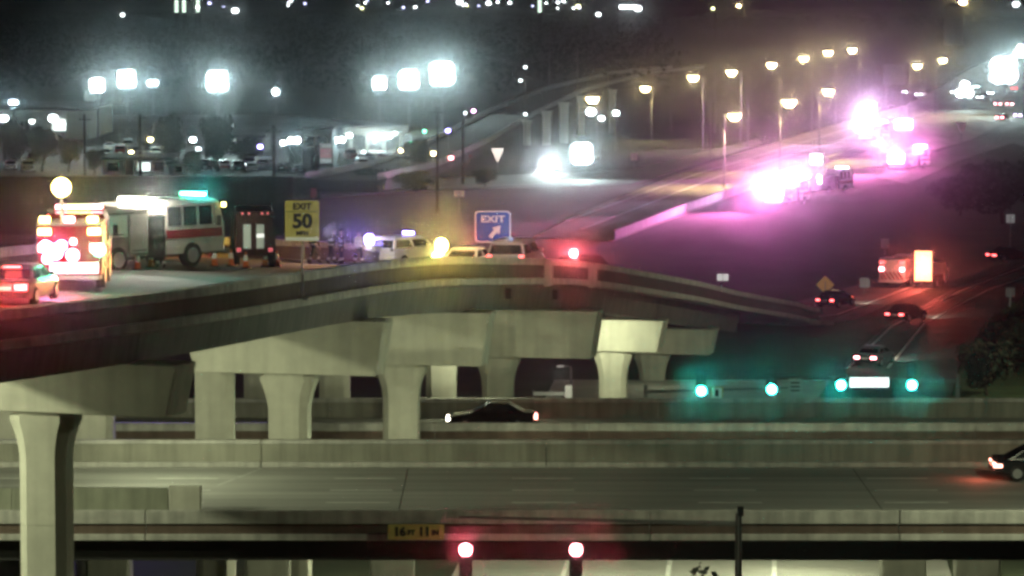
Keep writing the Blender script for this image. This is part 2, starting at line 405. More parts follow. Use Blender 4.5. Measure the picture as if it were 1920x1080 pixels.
def column_mesh(h, w=1.76, d=1.5):
    rr = [oct_ring(w/2, d/2, 0)]
    for zz in (h - 4.2,): 
        if zz > .2: rr += [oct_ring(w/2, d/2, zz - .02), oct_ring(w/2-.02, d/2-.02, zz - .02), oct_ring(w/2-.02, d/2-.02, zz + .02), oct_ring(w/2, d/2, zz + .02)]
    for t in (0, .2, .4, .6, .8, 1.0):
        rr.append(oct_ring(w/2 + .36 * t**2.1, d/2 + .05 * t, h - 1.9 + 1.55 * t))
    rr.append(oct_ring(w/2 + .36, d/2 + .05, h - .12)); rr.append(oct_ring(w/2 + .25, d/2 - .05, h - .115)); rr.append(oct_ring(w/2 + .25, d/2 - .05, h))
    b = MB().rings(rr)
    # raised centre fillet on the front
    return b
for Yb, Xc, hl, hr, zb in BENTS:
    sb = s_at_y(Yb); p, hd, r = fly(sb)
    zt = p.z - 2.0
    ang = math.atan2(r.y, r.x)
    M = Matrix.Translation((Xc, Yb, 0)) @ Matrix.Rotation(ang, 4, 'Z')
    dy = .95
    vs = []
    for y in (-dy, dy):
        vs += [(-hl, y, zb), (hr, y, zb), (hr + .42, y, zt), (-hl - .42, y, zt)]
    MB().add(vs, [(0,1,2,3),(7,6,5,4),(0,4,5,1),(1,5,6,2),(2,6,7,3),(3,7,4,0)], M).obj('pier_cap', concrete, flyover, bevel=.04)
    if zb - GZ > 1.5:
        me = column_mesh(zb - GZ - .004).mesh('column')
        o = link('column', me, concrete, flyover); o.location = (Xc, Yb, GZ); o.rotation_euler = (0, 0, ang * .6)
# lamp-base pilasters on the outside of the parapet and the drain boxes below
for px, py, Y0 in ((1019, 516, 196), (1103, 518, 212)):
    sb = s_at_y(Y0)
    for _ in range(30):
        p, hd, r = fly(sb); q = p + Vector((r.x, r.y, 0)) * ER; q.z -= bank(p) * ER
        sx = 960 + q.x * FPX / q.y
        sb += (px - sx) / 14.0
    a = math.atan2(hd.y, hd.x); M = Matrix.Translation((q.x, q.y, q.z)) @ Matrix.Rotation(a, 4, 'Z')
    MB().box(-.75, .75, -.42, -.145, -.36, .86, M).obj('pilaster', rail_con, flyover, bevel=.03)
    M2 = Matrix.Translation((p.x + r.x*4.0 + hd.x*-2.2, p.y + r.y*4.0 + hd.y*-2.2, p.z)) @ Matrix.Rotation(a, 4, 'Z')
    MB().box(-.28, .28, -.3, -.02, -1.25, -.7, M2).obj('drain_box', dark_p, flyover)
# second legs carrying the far side of the ramp
for Yb, xs_, zc, zt_, w in ((168.2, (-22.9, -18.9, -13.45), 5.2, 6.2, 1.75), (207.5, (-14.1, -9.9, -3.95), 1.2, 2.6, 1.7)):
    MB().box(min(xs_) - .9, max(xs_) + .9, Yb - .7, Yb + .7, zc, zt_).obj('pier_cap', concrete, flyover)
    for x in xs_:
        o = link('column', column_mesh(zc - GZ - .004, w).mesh('column'), concrete, flyover); o.location = (x, Yb, GZ)

# ------------------------------------------------------------------ vehicles
def wheel(parent, x, y, r, w, sgn):
    t = MB().cyl((x, y - w/2, r), (x, y + w/2, r), r, n=18).obj('wheel', tyre_m, parent, bevel=.02)
    yo = y + sgn * (w/2 + .005)
    MB().cyl((x, yo - .02, r), (x, yo + .015, r), r * .62, r * .55, n=12).obj('rim', rim_m, t)
    return t
def car(label, loc, rz, kind='sedan', paint=black_p, tail=L_RED, head=None, group=None, name=None, tail_w=.32, watts=0, cat=None, tail_h=.16):
    names = {'sedan': 'sedan_car', 'suv': 'suv_car', 'pickup': 'pickup_truck'}
    o = thing(name or names[kind], label, cat or {'sedan': 'car', 'suv': 'car', 'pickup': 'pickup truck'}[kind], loc, rz, group)
    L, Wd, H, belt, hood = {'sedan': (4.7, 1.84, 1.45, .95, .92), 'suv': (4.9, 1.98, 1.80, 1.15, 1.10), 'pickup': (5.6, 2.0, 1.88, 1.18, 1.15)}[kind]
    hw = Wd / 2; x0, x1 = -L/2, L/2
    def ring(x, w, zb, zt, cr=.10):
        return [(x, -w+.05, zb), (x, -w, zb+.12), (x, -w, zt-cr*1.6), (x, -w+cr, zt), (x, w-cr, zt), (x, w, zt-cr*1.6), (x, w, zb+.12), (x, w-.05, zb)]
    body = MB().rings([ring(x0, hw-.12, .42, belt-.10), ring(x0+.10, hw-.03, .30, belt), ring(x0+.9, hw, .24, belt+.02), ring(0, hw, .22, belt), ring(x1-1.3, hw, .24, hood), ring(x1-.35, hw-.06, .28, hood-.12), ring(x1, hw-.2, .38, hood-.3)])
    if kind == 'sedan': c0, c1, t0, t1 = x0+.55, x1-1.25, x0+1.35, x1-2.15
    elif kind == 'suv': c0, c1, t0, t1 = x0+.06, x1-1.2, x0+.40, x1-2.0
    else: c0, c1, t0, t1 = x0+2.15, x1-1.15, x0+2.35, x1-1.95
    wi = hw - .06; wt = hw - .24; zb = belt - .03
    def rr(xa, xb, w, z): return [(xa, -w, z), (xb, -w, z), (xb, w, z), (xa, w, z)]
    body.rings([rr(c0, c1, wi, zb), rr(t0 - .06, t1 + .06, wt + .03, H - .10), rr(t0 + .08, t1 - .12, wt - .06, H)])
    if kind == 'pickup':
        body.box(x0+.08, x0+2.1, -hw+.02, -hw+.12, belt-.02, belt+.12); body.box(x0+.08, x0+2.1, hw-.12, hw-.02, belt-.02, belt+.12); body.box(x0+.04, x0+.12, -hw+.1, hw-.1, belt-.12, belt+.10)
    body.obj('body', paint, o, smooth=False)
    def lerp(a, c, t): return a + (c - a) * t
    za, zc = .12, .86
    def P(t, xs_, inset=0):
        w = lerp(wi, wt + .03, t); z = lerp(zb, H - .10, t)
        return w, z
    # windows stand a little proud of the cabin
    for nm, e0, e1, sg in (('rear_window', c0, t0 - .06, -1), ('windscreen', c1, t1 + .06, 1)):
        xa, xc = lerp(e0, e1, za) + sg*.012, lerp(e0, e1, zc) + sg*.012
        wa, z0_ = P(za, 0); wc, z1_ = P(zc, 0)
        MB().add([(xa, -wa+.10, z0_), (xa, wa-.10, z0_), (xc, wc-.10, z1_), (xc, -wc+.10, z1_)], [(0, 1, 2, 3)]).obj(nm, glass_m, o)
    n = 2 if kind != 'pickup' else 2
    for sg in (-1, 1):
        for k in range(n):
            f0, f1 = .05 + k * .48, .47 + k * .48
            q = []
            for t, fs in ((za, (f0, f1)), (zc, (f1, f0))):
                w, z = P(t, 0); xa, xb_ = lerp(c0, t0 - .06, t), lerp(c1, t1 + .06, t)
                for f in fs: q.append((lerp(xa, xb_, f), sg * (w + .012), z))
            MB().add(q, [(0, 1, 2, 3)]).obj('side_window', glass_m, o)
    r = .34 if kind == 'sedan' else .39
    for x in (x0 + .95, x1 - .95):
        for sg in (-1, 1): wheel(o, x, sg * (hw - .10), r, .23, sg)
    zt = belt - .24 if kind != 'suv' else belt - .06
    for sg in (-1, 1):
        yc = sg * (hw - .09 - tail_w / 2)
        MB().box(x0 - .03, x0 + .12, yc - tail_w/2, yc + tail_w/2, zt - tail_h/2, zt + tail_h/2).obj('tail_light', tail, o, bevel=.02)
        yh = sg * (hw - .38)
        MB().box(x1 - .14, x1 + .03, yh - .2, yh + .2, hood - .42, hood - .26).obj('headlight', head or chrome, o, bevel=.02)
    MB().box(x0 - .08, x0 + .05, -hw + .12, hw - .12, .36, .56).obj('bumper', dark_p if paint in (black_p, grey_p) else paint, o, bevel=.03)
    MB().box(x0 - .10, x0 - .05, -.26, .26, .60, .74).obj('number_plate', refl_w, o)
    for sg in (-1, 1): MB().box(c1 - .75, c1 - .6, sg*hw - .09 + sg*.1, sg*hw + .09 + sg*.1, belt + .02, belt + .18).obj('mirror', paint, o, bevel=.02)
    return o, (L, Wd, H, belt)
def pool(parent, L, watts=260, color=(1, .93, .74)):
    """the two dipped beams that light the road ahead"""
    for sg in (-1, 1):
        light('headlight_beam', (L/2 + .15, sg * .6, .66), color, watts, parent, .06, 'SPOT', (L/2 + 9, sg * 1.3, -.25), 62, .7)
def lightbar(parent, x, z, w, mats, base=.06):
    bar_ = MB().box(x - .16, x + .16, -w/2, w/2, z, z + base).obj('light_bar', dark_p, parent)
    n = len(mats)
    for k, m in enumerate(mats):
        y0 = -w/2 + w * k / n + .015; y1 = -w/2 + w * (k + 1) / n - .015
        MB().box(x - .15, x + .15, y0, y1, z + base + .002, z + base + .16).obj('beacon', m, bar_, bevel=.02)
    return bar_

def fire_engine(label, loc, rz, paint_cab=white_p, band=red_p, L=8.4, H=3.05, rear_lights=(L_REDHOT, L_REDHOT), bar=None, name='fire_engine', cat='fire engine', crew=3.3, ladder=True, group=None, front=None, chev=True, body=None):
    o = thing(name, label, cat, loc, rz, group)
    hw = 1.24; x0, x1 = -L/2, L/2; cb = x1 - crew
    MB().box(x0 + .3, x1 - .3, -.5, .5, .45, .8).obj('chassis', dark_p, o)
    # cab
    MB().rings([[(cb, -hw, .62), (x1 - .1, -hw, .62), (x1 - .1, hw, .62), (cb, hw, .62)], [(cb, -hw, 1.15), (x1, -hw + .02, 1.15), (x1, hw - .02, 1.15), (cb, hw, 1.15)],
                [(cb, -hw, 1.75), (x1 - .02, -hw + .02, 1.75), (x1 - .02, hw - .02, 1.75), (cb, hw, 1.75)], [(cb, -hw + .05, H - .18), (x1 - .26, -hw + .10, H - .18), (x1 - .26, hw - .10, H - .18), (cb, hw - .05, H - .18)],
                [(cb + .1, -hw + .2, H), (x1 - .42, -hw + .24, H), (x1 - .42, hw - .24, H), (cb + .1, hw - .2, H)]]).obj('cab', paint_cab, o)
    for sg in (-1, 1):
        MB().box(cb + .02, x1 - .16, sg * (hw + .004) - .006, sg * (hw + .004) + .006, 1.28, 1.66).obj('stripe', band, o)
        nW = 3; wl = (crew - .75) / nW
        for k in range(nW):
            xa = cb + .14 + k * wl; xb_ = xa + wl - .14
            MB().add([(xa, sg*(hw+.008), 1.82), (xb_, sg*(hw+.008), 1.82), (xb_, sg*(hw-.036), H-.30), (xa, sg*(hw-.036), H-.30)], [(0,1,2,3)]).obj('side_window', glass_m, o)
        MB().box(x1 - .62, x1 - .48, sg*(hw+.2) - .1, sg*(hw+.2) + .1, 1.75, 2.2).obj('mirror', dark_p, o, bevel=.02)
    MB().add([(x1 - .012, -hw+.14, 1.80), (x1 - .012, hw-.14, 1.80), (x1 - .22, hw-.2, H-.28), (x1 - .22, -hw+.2, H-.28)], [(0,1,2,3)]).obj('windscreen', glass_m, o)
    MB().box(x1 - .05, x1 + .35, -hw, hw, .48, .78).obj('front_bumper', chrome, o, bevel=.04)
    MB().box(x1 - .01, x1 + .03, -.55, .55, .9, 1.45).obj('grille', dark_p, o)
    for sg in (-1, 1):
        MB().box(x1 - .02, x1 + .06, sg*.86 - .2, sg*.86 + .2, 1.0, 1.3).obj('headlight', front or chrome, o, bevel=.02)
    # pump panel
    MB().box(cb - .95, cb - .03, -hw + .02, hw - .02, .62, 2.35).obj('pump_panel', dark_p, o)
    for sg in (-1, 1):
        for zc in (1.0, 1.45, 1.9):
            for k in (0, 1):
                MB().cyl((cb - .28 - k*.42, sg*(hw-.02), zc), (cb - .28 - k*.42, sg*(hw+.08), zc), .11, n=8).obj('hose_port', chrome, o)
    # rear body with roll-up compartment doors
    MB().box(x0, cb - .98, -hw, hw, .62, 2.55).obj('rear_body', body or (paint_cab if chev else alu_m), o, bevel=.03)
    MB().box(x0 - .02, cb - 1.0, -hw - .03, hw + .03, 2.56, 2.68).obj('top_rail', alu_m, o)
    nD = 3; span = (cb - .98 - x0) / nD
    for sg in (-1, 1):
        for k in range(nD):
            xa = x0 + k * span + .08; xb_ = x0 + (k + 1) * span - .08
            zl = 1.5 if k == 1 else .78
            dd = MB().box(xa, xb_, sg*(hw+.012) - .01, sg*(hw+.012) + .01, zl, 2.42).obj('roll_up_door', alu_m, o)
            MB().box(xa + .1, xb_ - .1, sg*(hw+.04) - .015, sg*(hw+.04) + .015, zl + .08, zl + .13).obj('handle', chrome, dd)
    if ladder:
        for sg in (-.35, .35): MB().box(x0 + .2, cb - 1.1, sg - .04, sg + .04, 2.78, 2.9).obj('ladder_rail', alu_m, o)
        for k in range(10): MB().box(x0 + .35 + k*.36, x0 + .41 + k*.36, -.31, .31, 2.8, 2.86).obj('ladder_rung', alu_m, o)
    if chev:
        for k in range(6):
            y0 = -hw + .05 + k * .4
            MB().add([(x0 - .006, y0, .75), (x0 - .006, y0 + .2, .75), (x0 - .006, min(hw-.05, y0 + .75), 1.45), (x0 - .006, min(hw-.05, y0 + .55), 1.45)], [(0,1,2,3)]).obj('chevron', band, o)
    for sg in (-1, 1):
        MB().box(x0 - .08, x0, sg*(hw-.24) - .2, sg*(hw-.24) + .2, 1.55, 1.85).obj('tail_light', rear_lights[0], o, bevel=.02)
        MB().box(x0 - .08, x0, sg*(hw-.28) - .24, sg*(hw-.28) + .24, 2.22, 2.46).obj('warning_light', rear_lights[1], o, bevel=.02)
    MB().box(x0 - .5, x0 - .01, -hw, hw, .52, .62).obj('tailboard', alu_m, o)
    MB().box(x0 - .52, x0 - .48, -hw + .1, hw - .1, .5, .64).obj('reflective_strip', refl_w, o)
    rw = .54
    for x in (x1 - 1.95, x0 + 1.75):
        for sg in (-1, 1): wheel(o, x, sg * (hw - .14), rw, .34, sg)
    if bar: lightbar(o, x1 - .95, H + .01, 1.9, bar)
    return o
def zdeck(x, y):
    yy = y
    for _ in range(4):
        p, h, r = fly(s_at_y(yy)); o = (x - p.x) * r.x + (y - p.y) * r.y; yy = y - o * r.y
    return p.z - bank(p) * max(EL, min(ER, o))
def ondeck(px, py):
    """the spot on the ramp's road seen at this pixel"""
    best = None
    for k in range(240):
        Y = 118 + k * .5; q = at(px, py, Y); gap = q.z - zdeck(q.x, Y)
        if best is None or gap < best[0]: best = (gap, q)
        if gap <= 0: break
    q = best[1]; return Vector((q.x, q.y, zdeck(q.x, q.y) + .004))
# --- on the flyover
p = ondeck(52, 566)
c, _ = car('dark sedan with both brake lights burning behind the rescue truck', (p.x - .2, p.y, p.z), R(82), 'sedan', grey_p, L_RED, tail_w=.48, tail_h=.24)
light('brake_light_glow', (-2.75, 0, .75), (1, .06, .05), 60, c)
beam(c, (-2.6, -.55, .75), (1, .08, .08), 1800); beam(c, (-2.6, .55, .75), (1, .08, .08), 1500)
MB().box(-1.5, -1.2, -.3, .3, 1.36, 1.41).obj('brake_strip', L_RED, c)
p = ondeck(128, 548)
t = fire_engine('rescue truck with glowing rear, magenta strobe and amber corner lights', (p.x - .2, p.y + 4.2, zdeck(p.x, p.y + 4.2)), R(93), paint_cab=red_p, band=refl_w, chev=False, body=red_p, L=7.0, H=2.8, rear_lights=(L_REDHOT, L_AMB), bar=(L_REDHOT, L_AMB, L_AMB, L_REDHOT), name='rescue_truck', cat='rescue truck', ladder=False)
MB().box(-3.58, -3.51, -1.1, .75, .72, 1.12).obj('glow_strip', lampmat('glow_pink_strip', (1, .72, .74), 5), t)  # glowing bar stands in for a brightly lit reflective strip
for y, z_, r_, m_ in ((.92, 1.75, .24, L_PINK), (.55, 1.55, .30, L_PINK), (.86, 1.30, .20, L_PINK), (.30, 1.80, .20, L_PINK), (-.12, 1.42, .26, L_REDHOT), (-.15, 1.95, .14, L_REDHOT)):
    hd = MB().cyl((-3.50, y, z_), (-3.56, y, z_), r_*1.08, n=12).obj('strobe_housing', chrome, t)
    MB().cyl((-3.565, y, z_), (-3.62, y, z_), r_, r_*.8, n=12).obj('lens', m_, hd)
MB().cyl((-3.2, .3, 2.69), (-3.2, .3, 4.0), .07, n=8).obj('light_mast', alu_m, t)
hd = MB().cyl((-3.1, .3, 4.05), (-3.45, .3, 4.05), .26, .39, n=14).obj('flood_lamp', alu_m, t)
MB().cyl((-3.455, .3, 4.05), (-3.50, .3, 4.05), .37, n=14).obj('lens', L_AMB, hd)
MB().cyl((-3.52, -1.14, 1.62), (-3.62, -1.14, 1.62), .25, n=10).obj('green_marker', L_GRN2, t)
light('strobe_light', (-4.1, .6, 1.7), (1, .18, .5), 60, t)
beam(t, (-3.9, .6, 1.7), (1, .25, .75), 2600); beam(t, (-3.9, -1.14, 1.62), (.05, 1, .4), 1500); beam(t, (-3.8, .3, 4.05), (1, .65, .15), 1800); beam(t, (-3.9, -.2, .95), (1, .15, .2), 2000)
light('flood_light', (-4.1, .3, 4.1), (1, .72, .22), 80, t)
light('marker_light', (-4.1, -1.4, 1.62), (.1, 1, .4), 40, t)
for sg, y in ((0, .95), (0, 0), (0, -.9)):
    MB().box(-3.6, -3.4, y - .2, y + .2, 2.69, 2.92).obj('roof_beacon', (L_AMB, L_REDHOT, L_AMB)[0 if y > .5 else 1 if y == 0 else 2], t, bevel=.03)

p = ondeck(342, 512)
t = fire_engine('white fire engine with red band, floodlit behind its crew cab', (p.x - 2.0, p.y + .9, zdeck(p.x - 2, p.y + .9)), R(48), paint_cab=mat('grey_white_paint', (.46, .44, .42), .4, noise=.15, scale=2, streak=.2), body=mat('dull_grey_panel', (.16, .16, .15), .5, noise=.25, scale=2, streak=.2), L=8.0, H=2.95, rear_lights=(L_RED, L_RED), bar=(L_GRN, L_GRN, L_GRN2, dark_p), crew=3.5, front=L_WARM, chev=False)
MB().box(-.45, .15, -1.0, .8, 2.72, 3.06).obj('flood_lamp', L_WARM, t, bevel=.05)
MB().cyl((-.15, -.2, 2.36), (-.15, -.2, 2.71), .06, n=8).obj('lamp_post', alu_m, t)
light('flood_light', (-.15, -1.45, 3.0), (1, .93, .75), 260, t)
light('cab_beacon_light', (3.3, -.9, 3.45), (.1, 1, .8), 60, t)
light('halo_beam', (3.1, -1.1, 3.2), (.1, 1, .8), 400, t, .1, 'SPOT', (-2, -10, 4), 110, .6)
light('halo_beam', (-.15, -1.1, 3.0), (1, .95, .8), 1500, t, .1, 'SPOT', (-9, -10, 4), 100, .6)
MB().box(3.94, 4.02, -1.28, -1.12, 2.55, 2.72).obj('marker_lamp', L_AMB, t)

p = ondeck(464, 500)
t = thing('box_truck', 'dark box truck with two pale rear windows standing past the fire engine', 'truck', (p.x + .1, p.y + 2.6, zdeck(p.x, p.y + 2.6)), R(95))
MB().box(-2.9, 1.6, -.86, .86, .6, 2.65).obj('cargo_box', mat('dark_red_paint', (.05, .012, .014), .4, noise=.2, scale=2), t, bevel=.04)
MB().rings([[(1.65, -1.05, .5), (3.2, -1.05, .5), (3.2, 1.05, .5), (1.65, 1.05, .5)], [(1.65, -1.05, 1.3), (3.2, -1.05, 1.3), (3.2, 1.05, 1.3), (1.65, 1.05, 1.3)], [(1.65, -.95, 2.3), (2.6, -.95, 2.3), (2.6, .95, 2.3), (1.65, .95, 2.3)]]).obj('cab', dark_p, t)
for y in (.34, -.26):
    MB().box(-2.93, -2.89, y - .17, y + .17, .95, 2.05).obj('rear_window', mat('glow_pale_pane', (.5, .5, .46), .3, emit=(.9, 1, .9), power=.12), t)  # emission stands in for light mirrored in the panes
MB().box(-2.94, -2.89, -.43, -.09, 1.45, 1.62).obj('reflector', mat('glow_reflector', (.7, .7, .7), .3, emit=(1, 1, .95), power=.9), t)  # emitting patch in place of reflected light
for y in (.55, .25, -.35, -.6): MB().box(-2.95, -2.89, y - .05, y + .05, 2.5, 2.6).obj('marker_lamp', lampmat('lens_marker', (1, .15, .2), .5), t)
for y in (.72, -.72): MB().box(-2.95, -2.89, y - .1, y + .1, .8, .98).obj('tail_light', lampmat('lens_marker', (1, .15, .2), .5), t)
for x in (-1.6, 2.3):
    for sg in (-1, 1): wheel(t, x, sg * .80, .42, .28, sg)

p = ondeck(764, 489)
c, _ = car('white patrol car with a blazing blue lamp on its roof corner', (p.x, p.y + 1.0, zdeck(p.x, p.y + 1)), R(52), 'suv', white_p, chrome, name='patrol_car', tail_w=.2)
lb = lightbar(c, -.35, 1.82, 1.3, (L_BLUE, L_BLUE, dark_p, dark_p))
MB().sphere((-2.6, .72, 1.62), .36, 12, 8, (.4, 1, 1)).obj('blue_strobe', L_BLUE, c, smooth=True)
MB().sphere((-2.62, .62, 1.0), .27, 12, 8, (.4, 1.2, .8)).obj('rear_strobe', lampmat('lens_white_blue', (.8, .78, 1), 12), c, bevel=.05)
light('strobe_light', (-3.3, 1.7, 1.9), (.30, .18, 1), 300, c)
beam(c, (-2.75, .75, 1.7), (.34, .20, 1), 44000, 84, 1.2)
light('rear_fill', (-4.6, -1.6, 2.0), (1, .92, .85), 150, c)  # unseen fill behind the car, no fixture built
light('people_fill', (-3.6, 3.0, 2.1), (.85, .82, 1), 170, c)  # unseen fill added to light the people beside the car
p = Vector((-2.2, 192.5, 0))
c, _ = car('white sedan with an amber beacon beside the blue exit sign', (p.x, p.y + 3.0, zdeck(p.x, p.y + 3)), R(74), 'sedan', white_p, L_REDHOT, name='sedan_car', tail_w=.30)
MB().sphere((-2.5, .80, 1.62), .36, 12, 8, (.6, 1, 1.1)).obj('amber_beacon', L_AMB, c, smooth=True)
MB().sphere((-2.5, 1.05, 1.02), .26, 12, 8, (.6, 1, 1)).obj('amber_beacon', L_AMB, c, smooth=True)
MB().cyl((-2.4, .80, .7), (-2.4, .80, 1.4), .05, n=6).obj('beacon_post', dark_p, c)
light('beacon_light', (-3.2, 1.2, 1.6), (1, .72, .15), 160, c)
beam(c, (-2.9, .8, 1.5), (1, .72, .10), 11000); beam(c, (-2.7, -.75, .9), (1, .10, .10), 9000)
light('tail_glow', (-3.1, -.9, 1.0), (1, .08, .08), 70, c)
p = Vector((.25, 196.6, 0))
c, _ = car('white high-roofed car seen from behind with a dark number plate', (p.x, p.y + 1.0, zdeck(p.x, p.y + 1.0)), R(77), 'suv', silver_p, lampmat('lens_red_low', (1, .12, .12), 3), name='suv_car', tail_w=.22)
c.scale = (1.1, 1.1, 1.14)
for ch in c.children:
    if ch.name.startswith('number_plate'): ch.data.materials[0] = dark_p
light('rear_fill', (-4.4, -.4, 1.9), (1, .9, .75), 120, c)  # unseen fill on the car's rear, no fixture built
p = Vector((4.6, 226.0, 0))
c, _ = car('black high-roofed car with one bright red roof lamp beyond the ramp crest', (p.x, p.y + 4.0, zdeck(p.x, p.y + 4)), R(60), 'suv', black_p, L_RED, tail_w=.2)
MB().sphere((-1.8, -.1, 2.02), .27, 12, 8, (.6, 1, .9)).obj('red_strobe', L_REDHOT, c, smooth=True)
light('strobe_light', (-2.5, -.1, 2.1), (1, .10, .10), 110, c)
beam(c, (-2.1, -.1, 2.0), (1, .10, .12), 9000, 80, 1.6)

# --- traffic cones with reflective collars on the ramp
def cone(label, x, y, z):
    o = thing('traffic_cone', label, 'cone', (x, y, z), 0, 'traffic cones set out on the ramp')
    MB().box(-.2, .2, -.2, .2, .004, .05).obj('base', dark_p, o)
    MB().cyl((0, 0, .05), (0, 0, .75), .15, .04, n=10).obj('cone_body', orange_m, o)
    MB().cyl((0, 0, .35), (0, 0, .62), .113, .070, n=10).obj('collar', mat('cone_collar', (.85, .85, .8), .5), o)
CN = [(258, 507, 'cone standing under the pump panel of the white fire engine'), (283, 503, 'cone beside the rear wheel of the white fire engine'), (402, 500, 'cone tucked under the headlight of the white fire engine'),
      (433, 500, 'cone just ahead of the white fire engine bumper'), (461, 505, 'cone directly behind the dark box truck'), (497, 501, 'cone between the dark box truck and the speed sign, first of two'), (519, 501, 'cone between the dark box truck and the speed sign, beside its post')]
for px, py, lb_ in CN:
    q = ondeck(px, py); cone(lb_, q.x, q.y, q.z)

# --- people
def limb(me_pts): return me_pts
def person(label, loc, rz, jacket=navy_m, stripes=True, lean=0.0, arms='down', stride=.22, helmet=None, h=1.76, pale=False):
    o = thing('person', label, 'person', loc, rz)
    v, e, rad = [], [], []
    def j(p, r, par=None):
        v.append(p); rad.append(r)
        if par is not None: e.append((par, len(v) - 1))
        return len(v) - 1
    lx = lambda z: lean * max(0, z - .9)
    pel = j((lx(.95), 0, .95), .155)
    wst = j((lx(1.1), 0, 1.10), .14, pel); ch = j((lx(1.32), 0, 1.32), .165, wst); nb = j((lx(1.47), 0, 1.47), .085, ch); nk = j((lx(1.53)+.01, 0, 1.53), .055, nb)
    hd = j((lx(1.60)+.02, 0, 1.60), .085, nk); hd2 = j((lx(1.70)+.02, 0, 1.70), .095, hd); j((lx(1.78)+.01, 0, 1.77), .06, hd2)
    for sg, st in ((1, stride), (-1, -stride)):
        hip = j((0, sg*.10, .90), .115, pel); kn = j((st*.5 + .03, sg*.11, .50), .075, hip); an = j((st, sg*.11, .10), .05, kn); j((st + .17, sg*.12, .045), .042, an)
        sh = j((lx(1.42), sg*.19, 1.42), .075, ch)
        if arms == 'out' and sg > 0: el = j((lx(1.2)+.2, sg*.34, 1.24), .052, sh); wr = j((lx(1.3)+.38, sg*.30, 1.32), .036, el); hn = (lx(1.3)+.46, sg*.29, 1.35); dr = Vector((.9, 0, .3))
        else: el = j((lx(1.15)-st*.3, sg*.25, 1.14), .052, sh); wr = j((lx(.9)-st*.3+.08, sg*.26, .90), .036, el); hn = (lx(.84)-st*.3+.10, sg*.26, .83); dr = Vector((.12, 0, -1))
        pm = j(hn, .036, wr); dr.normalize()
        for k in range(4):
            f0 = Vector(hn) + Vector((0, 0, 0)) + dr * .02 + Vector((.018 * (k - 1.5), 0, 0) if abs(dr.z) > .7 else (0, .018 * (k - 1.5), 0))
            a = j(tuple(f0 + dr * .05), .010, pm); j(tuple(f0 + dr * (.09 + .012 * (1.5 - abs(k - 1.5))) + Vector((.012, 0, -.01))), .008, a)
        th = j(tuple(Vector(hn) + Vector((.035, -sg*.01, .0))), .011, pm); j(tuple(Vector(hn) + Vector((.05, -sg*.012, 0)) + dr * .045), .009, th)
    me = bpy.data.meshes.new('body'); me.from_pydata(v, e, [])
    tmp = bpy.data.objects.new('tmp', me); COL.objects.link(tmp)
    tmp.modifiers.new('s', 'SKIN'); sk = me.skin_vertices[0].data
    for i, r_ in enumerate(rad): sk[i].radius = (r_, r_ * (1.0)); sk[i].use_root = (i == 0)
    for i in (0, 1, 2): sk[i].radius = (rad[i] * .78, rad[i] * 1.12)
    sub = tmp.modifiers.new('u', 'SUBSURF'); sub.levels = sub.render_levels = 1
    dg = bpy.context.evaluated_depsgraph_get(); m2 = bpy.data.meshes.new_from_object(tmp.evaluated_get(dg))
    bpy.data.objects.remove(tmp); m2.name = 'body'; m2.materials.clear()
    for m_ in (skin_m, jacket, navy_m, dark_p): m2.materials.append(m_)
    hz = [Vector(v[i]) for i in range(len(v))]
    for pl in m2.polygons:
        c_ = pl.center
        hand = abs(c_.y) > .2 and ((c_.z < .91 and c_.z > .6) or (arms == 'out' and c_.x > lx(1.3) + .40))
        pl.material_index = 0 if c_.z > 1.5 or hand else 1 if c_.z > .92 else 3 if c_.z < .12 else 2
        pl.use_smooth = True
    b_ = link('body', m2, None, o)
    hx = lx(1.70) + .02
    if helmet:
        MB().rings([[(hx + r_*math.cos(t*.6283), r_*.9*math.sin(t*.6283), z_) for t in range(10)] for r_, z_ in ((.16, 1.73), (.125, 1.735), (.118, 1.80), (.08, 1.86), (.03, 1.885))]).obj('helmet', helmet, o, smooth=True)
    else:
        MB().sphere((hx - .025, 0, 1.735), .105, 10, 7, (1, .92, .85)).obj('hair', hair_m, o, smooth=True)
    MB().box(hx + .085, hx + .115, -.015, .015, 1.645, 1.685).obj('nose', skin_m, o)
    for sg in (-1, 1): MB().box(hx + .082, hx + .094, sg*.035 - .012, sg*.035 + .012, 1.69, 1.705).obj('eye', dark_p, o)
    MB().box(hx + .072, hx + .088, -.025, .025, 1.605, 1.617).obj('mouth', mat('lips', (.3, .12, .1), .6), o)
    if stripes:
        for z_, rx, ry in ((1.02, .150, .205), (1.24, .165, .235)):
            x_ = lx(z_)
            MB().rings([[(x_ + rx*math.cos(t*.5236), ry*math.sin(t*.5236), zz) for t in range(12)] for zz in (z_ - .045, z_ + .045)], caps=False).obj('reflective_stripe', refl_w, o)
        for sg, st in ((1, stride), (-1, -stride)):
            x_ = st * .8 + .03
            MB().rings([[(x_ + .085*math.cos(t*.7854), sg*.11 + .085*math.sin(t*.7854), zz) for t in range(8)] for zz in (.24, .36)], caps=False).obj('reflective_stripe', refl_w, o)
    return o
PP = [(588, 496, 'person in dark clothes striding away beside the speed sign post', R(30), dict(stride=.36)),
      (620, 496, 'person in dark turnout gear leaning forward, second from the speed sign', R(20), dict(lean=.22, jacket=tan_m, arms='out')),
      (641, 497, 'person in dark turnout gear and black helmet standing between two others', R(200), dict(helmet=dark_p, jacket=tan_m, stride=.1)),
      (672, 497, 'bareheaded person in a pale jacket lit up beside the white patrol car', R(-60), dict(jacket=mat('pale_jacket', (.62, .58, .55), .8, noise=.1, scale=6), stride=.25)),
      (302, 505, 'person in turnout gear working at the pump panel of the white fire engine', R(120), dict(jacket=tan_m, helmet=mat('helmet_yellow', (.5, .4, .05), .5), arms='out', stride=.12))]
